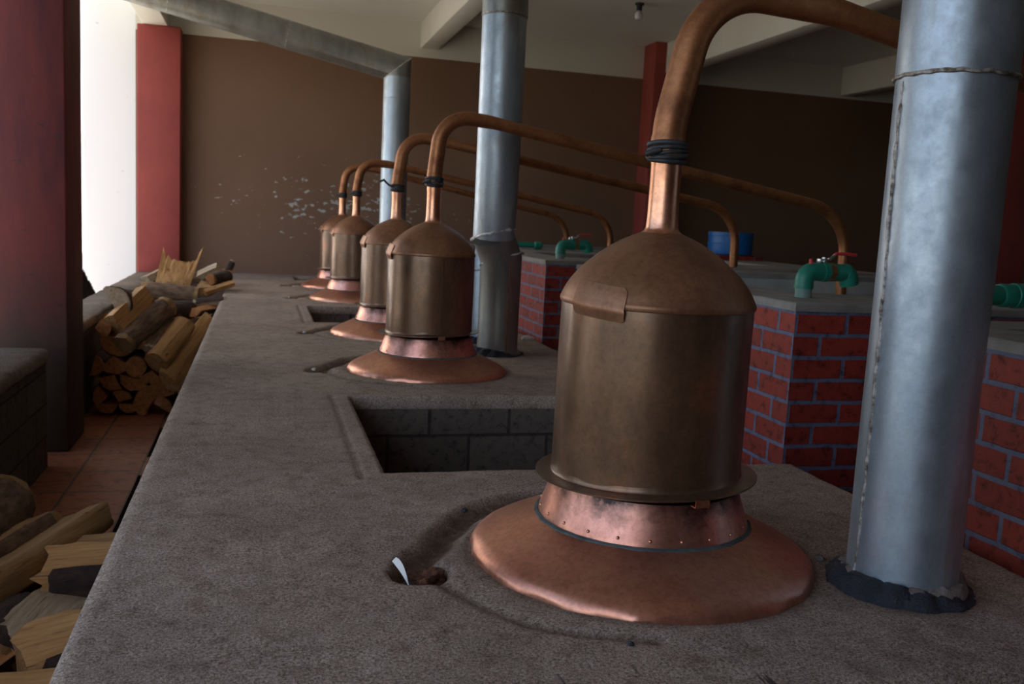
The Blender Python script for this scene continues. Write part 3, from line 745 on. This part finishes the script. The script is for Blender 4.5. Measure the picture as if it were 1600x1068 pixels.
# valves
def valve():
    e = empty('water_valve')
    tube('stand_pipe', [(0, 0, -.012), (0, 0, .045)], .037, M['green_dusty'], e, 24)
    tube('socket', [(0, 0, .04), (0, 0, .05), (0, 0, .062)], [.043, .0435, .042], M['green'], e, 24)
    tube('elbow', round_path([(0, 0, .05), (0, 0, .118), (.11, .01, .118)], [.045], 10), .042, M['green'], e, 28)
    tube('collar', [(.085, .008, .118), (.115, .01, .118)], .046, M['green'], e, 28)
    tube('union_nut', [(.112, .01, .118), (.118, .01, .118), (.15, .012, .118), (.155, .012, .118)], [.036, .043, .043, .036], M['brass'], e, 8, ang=20)
    tube('outlet', round_path([(.15, .012, .118), (.235, .02, .118), (.25, .02, .06)], [.03], 8), [.04] * 2 + [.044] * 8 + [.04], M['green'], e, 28)
    tube('stem', [(.1, .01, .15), (.1, .01, .185)], .011, M['steel'], e, 12)
    b = box('bracket', [(.07, -.006, .172, .128, .026, .178), (.07, -.006, .16, .076, .026, .178)], M['steel'], e, bevel=.002)
    h = tube('lever_neck', [(.12, .01, .176), (.13, .01, .178), (.158, .01, .2)], .0065, M['steel'], e, 10)
    h = tube('lever_grip', [(.152, .01, .197), (.162, .01, .203), (.22, .012, .204), (.268, .013, .201)], [.007, .0078, .0078, .0075], M['red_grip'], e, 10)
    o = tube('plug', [(.02, -.012, .155), (.015, -.012, .176)], [.011, .007], M['red_grip'], e, 10)
    return e
v1 = valve(); v1.location = (2.385, 3.7, .625)
tag(v1, 'green plastic valve with a red lever, on the brick tank beside the nearest chimney', 'valve', 'green valves on the cooling tanks')
v2 = copy_tree(v1); v2.location = (2.36, 7.2, .615)
tag(v2, 'green plastic valve with a red lever, on the brick tank left of the largest dome', 'valve', 'green valves on the cooling tanks')
# nearest tank valve: only the big green coupling shows past the chimney
e = empty('water_valve', (2.3, 2.72, .625)); tag(e, 'green coupling at the right border, over the nearest cooling tank', 'valve', 'green valves on the cooling tanks')
tube('stand_pipe', round_path([(0, 0, -.012), (0, 0, .1), (.1, 0, .1)], [.045], 8), .036, M['green'], e, 28)
tube('pipe', [(.09, 0, .1), (.26, 0, .102)], .036, M['green'], e, 28)
tube('coupling', [(.245, 0, .102), (.25, 0, .102), (.31, 0, .102), (.315, 0, .102)], [.038, .042, .042, .04], M['green'], e, 28)
tube('end_coupling', [(.3, 0, .102), (.305, 0, .102), (.52, 0, .102), (.525, 0, .102)], [.04, .0455, .0455, .04], M['green'], e, 28)
V, F = [], []
for i in range(4):
    a = -1.9 + .09 * i * 3
    for x in (.342, .352): V.append((x, .0462 * math.sin(a) * 1.0, .102 + .0462 * math.cos(a)))
for i in range(3): F.append((2 * i, 2 * i + 1, 2 * i + 3, 2 * i + 2))
mesh_obj('print_mark', V, F, M['label'], e)
# fourth fitting beyond the second chimney
e = empty('water_valve', (2.3, 8.95, .605)); tag(e, 'small green pipe stub with a nut, just right of the second chimney', 'valve', 'green valves on the cooling tanks')
tube('stand_pipe', round_path([(.0, 0, -.01), (.0, 0, .07), (.1, 0, .07)], [.04], 8), .026, M['green'], e, 20)
tube('pipe', [(.09, 0, .07), (.36, 0, .066)], .027, M['green'], e, 20)
tube('end_nut', [(.35, 0, .066), (.36, 0, .066), (.42, 0, .064), (.44, 0, .063)], [.03, .04, .04, .02], M['green'], e, 8, ang=20)

# barrel on bricks
tag(box('brick_block', (4.62, 8.75, .6, 5.12, 9.25, .66), M['brick'], uv=True), 'low red brick pedestal under the blue barrel on the far tank', 'pedestal')
e = empty('plastic_barrel', (4.86, 9.0, .66)); tag(e, 'blue plastic barrel standing beyond the brick tanks, right of the largest dome', 'barrel')
lathe('body', [(.2, 0), (.23, .01), (.235, .03), (.235, .1), (.24, .105), (.24, .12), (.235, .125), (.235, .2), (.24, .205), (.24, .225), (.23, .235)], M['blue'], e, 48, cap=(1, 0))
lathe('lid', [(.0001, .228), (.21, .23), (.215, .24), (.236, .24), (.237, .228)], M['blue'], e, 48)

# ceiling lamp
e = empty('ceiling_bulb', (4.39, 10.87, 3.6)); tag(e, 'bare light bulb in a socket hanging from the ceiling between two beams', 'lamp')
lathe('socket', [(.0001, 0), (.055, 0), (.055, -.02), (.035, -.035), (.033, -.09), (.0001, -.09)], M['tar'], e, 24)
lathe('bulb', [(.02, -.088), (.03, -.1), (.05, -.13), (.052, -.16), (.04, -.19), (.0001, -.2)], M['glass'], e, 24)

# ------------------------------------------------------------------ small things on the platform
# paper strip in the hole
V, F = [], []
for i in range(9):
    t = i / 8; wd = .0075 * math.sin(PI * (.25 + .75 * t)) * (1 - t * .5)
    x = -.02 + t * .03; y_ = .045 - t * .085; z = .018 - .05 * t * t
    for s in (-1, 1): V.append((x + s * wd, y_ + s * wd * .2, z + s * wd * .9)); 
for i in range(8): F.append((2 * i, 2 * i + 1, 2 * i + 3, 2 * i + 2))
o = mesh_obj('paper_strip', V, F, M['paper']); o.location = (.365, 2.235, .0)
sm = o.modifiers.new('thick', 'SOLIDIFY'); sm.thickness = .002
tag(o, 'curled white paper strip stuck in the hole beside the nearest still', 'paper')
def lump(name, loc, r, mat, n=3, amp=.35, sq=(1, 1, .7), seed=0):
    bm = bmesh.new(); bmesh.ops.create_icosphere(bm, subdivisions=n, radius=r)
    for v in bm.verts:
        q = v.co.normalized(); v.co = Vector((q.x * sq[0], q.y * sq[1], q.z * sq[2])) * r * (1 + amp * mnoise.noise(q * 1.7 + Vector((seed, 0, 0))) + amp * .5 * mnoise.noise(q * 5 + Vector((seed, 3, 0))))
    for f in bm.faces: f.smooth = True
    me = bpy.data.meshes.new(name); bm.to_mesh(me); bm.free(); me.materials.append(mat)
    o = bpy.data.objects.new(name, me); C.objects.link(o); o.location = loc; return o
o = lump('debris_heap', (.428, 2.228, -.036), .048, M['soil'], 4, .9, (1, 1, .6), 3); tag(o, 'rust-brown plant debris heaped in the hole left of the nearest still', 'debris', kind='stuff')
for i, (x, y_, r, s) in enumerate([(1.53, 2.17, .013, 1), (1.555, 2.14, .008, 2), (1.535, 2.135, .007, 5)]):
    tag(lump('pebble', (x, y_, r * .4), r, M['mortar'], 2, .3, seed=s), ['largest pale pebble at the right foot of the nearest skirt', 'small pebble right of the largest pebble, beside the nearest skirt', 'smallest pebble in front of the largest one, beside the nearest skirt'][i], 'pebble')
tag(lump('pebble', (.62, 2.7, .004), .011, M['tar'], 2, .3, seed=8), 'small dark blue-grey pebble on the trough edge left of the nearest still', 'pebble')
tag(lump('pebble', (.79, 1.76, .002), .008, M['tar'], 2, .3, seed=9), 'lone dark pebble on the cement in front of the nearest skirt', 'pebble')
tag(lump('stone', (1.99, 6.75, .012), .05, M['stone'], 3, .2, (1, .8, .5), 4), 'flat whitish stone on the platform edge right of the second chimney', 'stone')
for i, s in enumerate(STILLS[1:4]):
    tag(lump('pale_chip', (s[0] - .665, s[1] - .06, .004), .013, M['stone'], 2, .3, seed=i), 'pale chip at the tip of the slot left of the %s still' % ('second', 'third', 'fourth')[i], 'chip')

# dirt heap banked against the outer side of the far low wall
bm = bmesh.new(); bmesh.ops.create_grid(bm, x_segments=180, y_segments=220, size=1)
for v in bm.verts:
    x, y_ = v.co.x * 1.1, v.co.y * 1.6
    h = 1.27 * math.exp(-((x) / .42) ** 2 - (y_ / .75) ** 2)
    h *= 1 + .12 * mnoise.noise(Vector((x * 6, y_ * 6, 0))) + .09 * mnoise.noise(Vector((x * 18, y_ * 18, 4))) + .09 * mnoise.noise(Vector((x * 70, y_ * 70, 4)))
    v.co = Vector((x, y_, h - .02))
bmesh.ops.delete(bm, geom=[v for v in bm.verts if v.co.x - 2.02 > -1.585 and v.co.z < .735], context='VERTS')
me = bpy.data.meshes.new('dirt_heap'); bm.to_mesh(me); bm.free(); me.materials.append(M['dirt'])
o = bpy.data.objects.new('dirt_heap', me); C.objects.link(o); o.location = (-2.02, 10.4, FZ)
tag(o, 'dark brown crumbly dirt heap beyond the low wall, right of the thick red column', 'dirt heap', kind='stuff')

# ------------------------------------------------------------------ firewood
def log_mesh(kind, L, R, seed):
    """returns wood verts/faces and bark verts/faces; local X is the length, cross-section in YZ"""
    rnd = random.Random(seed)
    if kind == 'round': arc = (0, 2 * PI); apex = False
    elif kind == 'half': arc = (0, PI); apex = True
    elif kind == 'quarter': arc = (0, PI * .56); apex = True
    elif kind == 'wedge': arc = (0, PI * .38); apex = True
    elif kind == 'plank': arc = (PI * .3, PI * .7); apex = False
    elif kind == 'block': arc = (0, 1); apex = False
    na = 14; sec = []
    for k in range(na + (0 if kind == 'round' else 1)):
        a = arc[0] + (arc[1] - arc[0]) * k / na
        r = R * (1 + .06 * mnoise.noise(Vector((math.cos(a) * 2, math.sin(a) * 2, seed))))
        sec.append((r * math.cos(a), r * math.sin(a)))
    if kind == 'block':
        sec = [(R * p, R * q) for p, q in [(-.5, .28), (-.545, .2), (-.57, .1), (-.575, 0), (-.565, -.1), (-.54, -.2), (-.5, -.28), (-.44, -.33)]]
    nb = len(sec)
    if kind == 'block': sec += [(R * p, R * q) for p, q in [(-.15, -.3), (.2, -.32), (.5, -.28), (.52, 0), (.5, .3), (.17, .29), (-.17, .3)]]
    if kind == 'plank': sec += [(-R * .55, R * .15), (0, R * .12), (R * .5, R * .18)]
    elif apex:
        e0, e1 = sec[-1], sec[0]; off = (rnd.uniform(-.08, .08) * R, rnd.uniform(-.02, .1) * R)
        for t in (.35, .7): sec.append((e1[0] * 0 + e0[0] * (1 - t) + off[0] * t, e0[1] * (1 - t) + off[1] * t + rnd.uniform(-.03, .03) * R))
        sec.append(off)
        for t in (.35, .7): sec.append((off[0] * (1 - t) + e1[0] * t, off[1] * (1 - t) + e1[1] * t + rnd.uniform(-.03, .03) * R))
    n = len(sec); cy = sum(p[0] for p in sec) / n; cz = sum(p[1] for p in sec) / n
    sec = [(p[0] - cy, p[1] - cz) for p in sec]
    NR = 12; V = []
    bend = rnd.uniform(-.04, .04) * R * 3; tw = rnd.uniform(-.25, .25); tp = rnd.uniform(-.12, .12)
    for i in range(NR + 1):
        t = i / NR - .5; s = 1 + tp * t
        for k, (y, z) in enumerate(sec):
            q = 1 + .07 * mnoise.noise(Vector((t * L * 14, y * 30, z * 30 + seed)))
            ca, sa = math.cos(tw * t), math.sin(tw * t)
            yy, zz = (y * ca - z * sa) * s * q, (y * sa + z * ca) * s * q + bend * (4 * t * t - .3)
            ex = 0
            if i in (0, NR): ex = .12 * R * mnoise.noise(Vector((y * 40, z * 40, seed * 3 + i)))+ (.1 * R * rnd.uniform(-1, 1))
            V.append((t * L + ex, yy, zz))
    F = []
    for i in range(NR):
        for k in range(n):
            k2 = (k + 1) % n; F.append((i * n + k, i * n + k2, (i + 1) * n + k2, (i + 1) * n + k))
    F.append(tuple(range(n))[::-1]); F.append(tuple(NR * n + k for k in range(n)))
    BV, BFc = [], []
    rings = range(1, NR)
    bk = nb
    for th in (-.002, .004 + .03 * R):
        for i in rings:
            for k in range(bk):
                x, y, z = V[i * n + k]; d = math.hypot(y, z) or 1
                f = 1 + th / d * (1 if th < 0 else (1 + .8 * mnoise.noise(Vector((x * 30, y * 30, z * 30)))))
                ed = rnd.uniform(-.012, .012) if i in (1, NR - 1) else 0
                BV.append((x + ed, y * f, z * f))
    m = len(rings); q0 = m * bk
    lim = bk if kind == 'round' else bk - 1
    for i in range(m - 1):
        for k in range(lim):
            k2 = (k + 1) % bk
            BFc.append((q0 + i * bk + k, q0 + i * bk + k2, q0 + (i + 1) * bk + k2, q0 + (i + 1) * bk + k))
            BFc.append((i * bk + k, (i + 1) * bk + k, (i + 1) * bk + k2, i * bk + k2))
    for k in range(lim):
        k2 = (k + 1) % bk
        BFc.append((k, k2, q0 + k2, q0 + k)); a = (m - 1) * bk; BFc.append((a + k2, a + k, q0 + a + k, q0 + a + k2))
    if kind != 'round':
        for i in range(m - 1):
            for k in (0, bk - 1): BFc.append((i * bk + k, q0 + i * bk + k, q0 + (i + 1) * bk + k, (i + 1) * bk + k))
    return V, F, BV, BFc
_ls = [0]
def log(loc, dirv, L, R, kind, roll, label, wood_i=0, bark='bark', group=None, has_bark=True):
    """loc = centre, dirv = direction of length, roll in degrees (0: split faces up / rounded side down for half & quarter after the flip)"""
    _ls[0] += 1
    V, F, BV, BFc = log_mesh(kind, L, R, _ls[0] * 1.37)
    d = Vector(dirv).normalized(); up = Vector((0, 0, 1)) if abs(d.z) < .95 else Vector((0, 1, 0))
    yv = up.cross(d).normalized(); zv = d.cross(yv)
    m3 = Matrix((d, yv, zv)).transposed() @ Matrix.Rotation(math.radians(roll), 3, 'X')
    o = mesh_obj('firewood_log', V, F, WOODS[wood_i]); auto_smooth(o, 28)
    o.matrix_world = Matrix.Translation(Vector(loc)) @ m3.to_4x4()
    if has_bark:
        b = mesh_obj('bark', BV, BFc, M[bark], o); auto_smooth(b, 60)
    tag(o, label, 'log', group)
    return o
GN = 'split logs stacked behind the thick red column'
GF = 'split logs in the far heap by the brown wall'
GC = 'split logs lying in the left foreground'
# near stack : end faces towards the camera at y ~7.55
Y1 = (0.04, 1, .0)
def stk(x, z, R, kind, roll, label, L=.42, yo=0, d=Y1, wi=3, bark='bark'): log((x, 7.55 + L / 2 + yo, z), d, L, R, kind, roll, label, wi, bark, GN)
for (x, z, R, kd, ro, lab) in [
    (-1.126, -.695, .09, 'half', 180, 'flat log on the floor, bottom left of the stack behind the red column'),
    (-.965, -.695, .09, 'half', 180, 'flat log on the floor, bottom middle of the stack behind the red column'),
    (-.53, -.68, .1, 'half', 20, 'bottom-row log nearest the platform, mostly hidden by its edge'),
    (-.687, -.665, .11, 'quarter', 100, 'small orange log under the stubby one, at the right foot of the stack'),
    (-1.19, -.6, .13, 'quarter', 310, 'low log with a pale lens-shaped end beside the red column'),
    (-.845, -.62, .17, 'half', 300, 'broadest end in the bottom of the stack, dark and rounded'),
    (-1.01, -.585, .12, 'quarter', 60, 'dim low log between the lens-shaped end and the broadest end'),
    (-.687, -.53, .13, 'half', 165, 'stubby orange log just below the long pale plank'),
    (-1.11, -.51, .15, 'quarter', 250, 'log with a drooping wedge end, under the olive triangular one'),
    (-.935, -.495, .13, 'half', 185, 'low flat half-log with an upturned edge, centre of the stack'),
    (-.81, -.47, .13, 'quarter', 225, 'brown wedge log right of the flat half-log'),
    (-1.19, -.37, .1, 'half', 100, 'upright oval end in shadow beside the red column'),
    (-1.06, -.38, .16, 'quarter', 225, 'log with an olive triangular end, flat side up'),
    (-.915, -.365, .1, 'round', 0, 'round log with a cracked end, in the middle of the stack'),
    (-.76, -.36, .11, 'quarter', 300, 'dusky log between the round one and the long pale plank'),
    (-1.047, -.21, .17, 'half', 200, 'wide half-moon log, rounded side down, upper left of the stack'),
    (-.905, -.2, .12, 'quarter', 225, 'log with a small heart-shaped end right of the half-moon one'),
    (-.79, -.25, .13, 'quarter', 170, 'dark reddish log under the smooth barkless one'),
    (-1.12, -.055, .15, 'quarter', 130, 'log with an orange fan-shaped end, against the low wall')]:
    stk(x, z, R * .84, kd, ro, lab)
# leaning logs on top
log((-1.02, 7.78, .1), (.3, 1, -.2), .3, .15, 'half', 60, 'pale chopped log on top of the stack, broken end up, against the low wall', 2, 'bark', GN)
log((-.96, 7.7, .03), (.17, .3, .19), .42, .17, 'block', 70, 'flat light-coloured split log slanting up at the top of the stack', 0, 'bark2', GN)
log((-.865, 7.68, -.05), (.3, .42, .28), .56, .085, 'round', 0, 'bark-covered log slanting to the upper right across the top of the stack', 1, 'bark2', GN)
log((-.745, 7.68, -.12), (.17, .34, .2), .42, .085, 'quarter', 40, 'greyish bark log slanting beside the smooth barkless one', 2, 'bark2', GN)
log((-.675, 7.63, -.19), (.2, .36, .28), .46, .09, 'round', 0, 'smooth barkless round log with knots, leaning on the right of the stack', 0, 'bark', GN, False)
log((-.53, 7.78, -.27), (.28, .62, .36), .8, .15, 'quarter', 100, 'long pale plank-like log with knots leaning against the platform edge', 0, 'bark', GN, False)
# body of the stack behind
k = 0
names_back = ['hidden behind the front row, against the low wall', 'in the dark hollow between the two heaps, lowest', 'in the dark hollow, crosswise, second lowest', 'bridging the hollow between the heaps']
for (x, y_, z, L, R, kd, ro, d, wi, lab) in [
    (-.95, 8.5, -.62, .5, .11, 'half', 200, (1, .15, 0), 3, 'crosswise log at the bottom of the hollow between the two heaps'),
    (-.6, 8.45, -.6, .5, .11, 'quarter', 90, (1, -.2, .05), 3, 'bottom log in the hollow between the heaps, beside the platform'),
    (-.85, 8.5, -.43, .5, .1, 'round', 0, (1, .3, 0), 1, 'round log lying crosswise in the hollow between the heaps'),
    (-.55, 8.6, -.41, .5, .1, 'quarter', 30, (1, .1, .1), 3, 'orange-brown log in the hollow, its side towards the platform'),
    (-.95, 8.75, -.25, .5, .1, 'quarter', 230, (.8, .5, 0), 1, 'dusky log pointing along the low wall, over the hollow'),
    (-.6, 8.85, -.24, .55, .1, 'half', 160, (1, -.1, .08), 3, 'reddish log lying level beside the platform, over the hollow'),
    (-.75, 9.1, -.1, .5, .09, 'round', 0, (.5, 1, 0), 3, 'small round log with an orange end facing out of the far heap'),
    (-.5, 9.15, -.1, .45, .08, 'quarter', 200, (.4, 1, 0), 3, 'small wedge log facing out of the far heap beside the platform'),
    (-.95, 9.2, -.08, .5, .09, 'quarter', 60, (.2, 1, 0), 1, 'dark log end at the foot of the far heap by the low wall')]:
    log((x, y_, z), d, L, R, kd, ro, lab, wi, 'bark', GF)
# supports of the far heap
for (x, y_, z, L, R, kd, ro, d, wi, lab) in [
    (-.9, 9.8, -.63, .9, .12, 'half', 180, (.1, 1, 0), 1, 'buried log at the base of the far heap, wall side'),
    (-.58, 9.8, -.63, .9, .12, 'half', 180, (-.1, 1, 0), 1, 'buried log at the base of the far heap, platform side'),
    (-.9, 9.8, -.45, .9, .12, 'round', 0, (.0, 1, 0), 1, 'buried round log low in the far heap, wall side'),
    (-.58, 9.8, -.45, .9, .12, 'round', 0, (.0, 1, 0), 1, 'buried round log low in the far heap, platform side'),
    (-.95, 9.9, -.24, .9, .12, 'half', 180, (.05, 1, 0), 1, 'half-log in the middle of the far heap, wall side'),
    (-.6, 9.9, -.25, .9, .12, 'half', 180, (.05, 1, 0), 1, 'half-log in the middle of the far heap, platform side'),
    (-.84, 9.5, .05, .52, .07, 'round', 0, (1, -.12, -.06), 1, 'bark log lying crosswise over the top of the far heap, below the big split chunk'),
    (-.62, 9.55, -.04, .6, .07, 'wedge', 30, (1, -.5, -.12), 3, 'splintery brown log sloping down towards the platform in the far heap'),
    (-.47, 9.3, .0, .3, .07, 'plank', 20, (1, .1, .12), 2, 'short pale-edged log end by the platform, below the bark log'),
    (-.85, 10.1, .06, .5, .09, 'quarter', 200, (.2, 1, 0), 1, 'log under the big split chunk, ends hidden'),
    (-.55, 10.6, .0, .7, .1, 'half', 180, (0, 1, 0), 1, 'log beneath the small logs by the platform, far heap'),
    (-.55, 10.75, .18, .3, .07, 'quarter', 320, (.7, -.6, .4), 2, 'pale quarter log tilted up at the right of the far heap'),
    (-.43, 10.5, .12, .28, .065, 'round', 0, (.6, .7, .1), 3, 'little round log near the platform at the top of the far heap'),
    (-.62, 11.2, .1, .5, .08, 'half', 30, (.9, .5, .1), 1, 'dark log at the back of the far heap, by the brown wall'),
    (-.36, 11.1, .16, .3, .06, 'wedge', 100, (.3, .5, .7), 2, 'thin splintered log standing up by the platform edge at the far end'),
    (-.42, 10.2, .03, .34, .06, 'plank', 200, (.9, .45, .3), 0, 'pale narrow stick log pointing over the platform edge'),
    (-1.1, 10.6, .12, .4, .08, 'quarter', 240, (.4, 1, .2), 2, 'pale log end resting on the low wall, left of the big split chunk'),
    (-.95, 11.0, .02, .7, .12, 'half', 180, (.1, 1, 0), 1, 'half-log behind the big split chunk')]:
    log((x, y_, z), d, L, R, kd, ro, lab, wi, 'bark2' if wi == 1 else 'bark', GF)
# big upright split chunk with jagged top
V, F = [], []
prof = [(-.15, 0, 0), (.14, 0, 0)]
nxs = 18; nzs = 14
tops = [.42, .36, .30, .345, .31, .29, .31, .30, .29, .295, .285, .30, .29, .31, .3, .33, .39, .43, .46]
for s in (0, 1):
    for i in range(nxs + 1):
        u = i / nxs; ht = tops[i] * (1 if s == 0 else .93)
        for j in range(nzs + 1):
            t = j / nzs; x = (-.13 + .27 * u) + (.05 * t if u > .5 else -.0 * t) * (1) + .05 * t
            thick = .10 * math.sin(PI * (.08 + .84 * u)) + .01
            y_ = (-thick * .35 if s == 0 else thick) + .012 * mnoise.noise(Vector((x * 40, t * 3, s)))
            V.append((x, y_ + .12 * t, ht * t))
n1 = (nxs + 1) * (nzs + 1)
for i in range(nxs):
    for j in range(nzs):
        a = i * (nzs + 1) + j; F.append((a, a + nzs + 1, a + nzs + 2, a + 1)); F.append((n1 + a, n1 + a + 1, n1 + a + nzs + 2, n1 + a + nzs + 1))
for i in range(nxs):
    for j in (0, nzs):
        a = i * (nzs + 1) + j; b_ = a + nzs + 1; F.append((a, b_, n1 + b_, n1 + a) if j else (b_, a, n1 + a, n1 + b_))
for i in (0, nxs):
    for j in range(nzs):
        a = i * (nzs + 1) + j; F.append((a, a + 1, n1 + a + 1, n1 + a))
o = mesh_obj('firewood_log', [(p[2], p[0], p[1]) for p in V], F, WOODS[0]); auto_smooth(o, 35)
o.matrix_world = Matrix.Translation((-.88, 9.9, .03)) @ Matrix(((.12, 1.2, 0, 0), (0, 0, 1, 0), (1, 0, 0, 0), (0, 0, 0, 1)))
tag(o, 'big pale split chunk with a jagged torn top, standing on the far log heap', 'log', GF)

# foreground logs (passage beside the platform)
for (loc, d, L, R, kd, ro, lab, wi, bk, hb) in [
    ((-.47, 3.58, -.5), (1, .03, .0), .58, .25, 'block', 0, 'squared split log with pale top and dark bark front, jutting from under the platform edge', 0, 'bark', True),
    ((-.40, 2.96, -.51), (1, .3, .0), .56, .26, 'block', 0, 'thick split log with cracked honey-coloured top, below the squared one', 0, 'bark', True),
    ((-.36, 2.6, -.5), (1, .3, .0), .56, .24, 'block', 0, 'split log cut off by the bottom border, lowest in the left foreground', 0, 'bark', True),
    ((-.86, 3.66, -.49), (.35, .94, .02), 1.1, .2, 'block', -25, 'longest pale split log, lying diagonally in the left foreground', 1, 'bark', False),
    ((-.99, 3.86, -.5), (.3, .95, .0), .8, .17, 'block', -15, 'flat pale log behind the longest diagonal one', 1, 'bark2', True),
    ((-1.1, 4.16, -.48), (.02, 1, .0), .6, .125, 'round', 0, 'thick round log with fibrous brown bark at the left border', 1, 'bark2', True),
    ((-.5, 3.86, -.5), (1, .05, 0), .44, .13, 'block', 0, 'thin split log behind the squared one, pale top edge', 1, 'bark2', True),
    ((-.67, 3.3, -.57), (.15, 1, .0), .4, .19, 'block', 10, 'short log with a bleached speckled side, under the squared one', 2, 'bark', False),
    ((-.8, 3.28, -.56), (.12, 1, .0), .42, .11, 'half', 20, 'log with a pale rounded end beside the bleached speckled one', 1, 'bark', True),
    ((-.5, 3.3, -.6), (1, .1, 0), .5, .12, 'half', 0, 'brown log in shadow between the squared one and the honey-coloured one', 3, 'bark', True),
    ((-.45, 4.45, -.55), (.1, 1, 0), .36, .14, 'block', 90, 'small upright-edged log against the platform, behind the squared one', 0, 'bark', False),
    ((-.85, 3.9, -.66), (.3, 1, 0), .7, .1, 'half', 180, 'dark log on the floor under the longest diagonal one', 3, 'bark', True),
    ((-.55, 3.75, -.68), (.1, 1, 0), .7, .09, 'half', 180, 'dark log on the floor under the squared one, toward the platform', 3, 'bark', True),
    ((-.6, 2.65, -.68), (.1, 1, 0), .8, .09, 'half', 180, 'dark log on the floor at the bottom left corner', 3, 'bark', True),
    ((-.92, 2.95, -.6), (.3, 1, 0), .7, .14, 'half', 180, 'black shadowed log at the left border of the foreground pile', 3, 'bark', True)]:
    log(loc, d, L, R, kd, ro, lab, wi, bk, GC, hb)
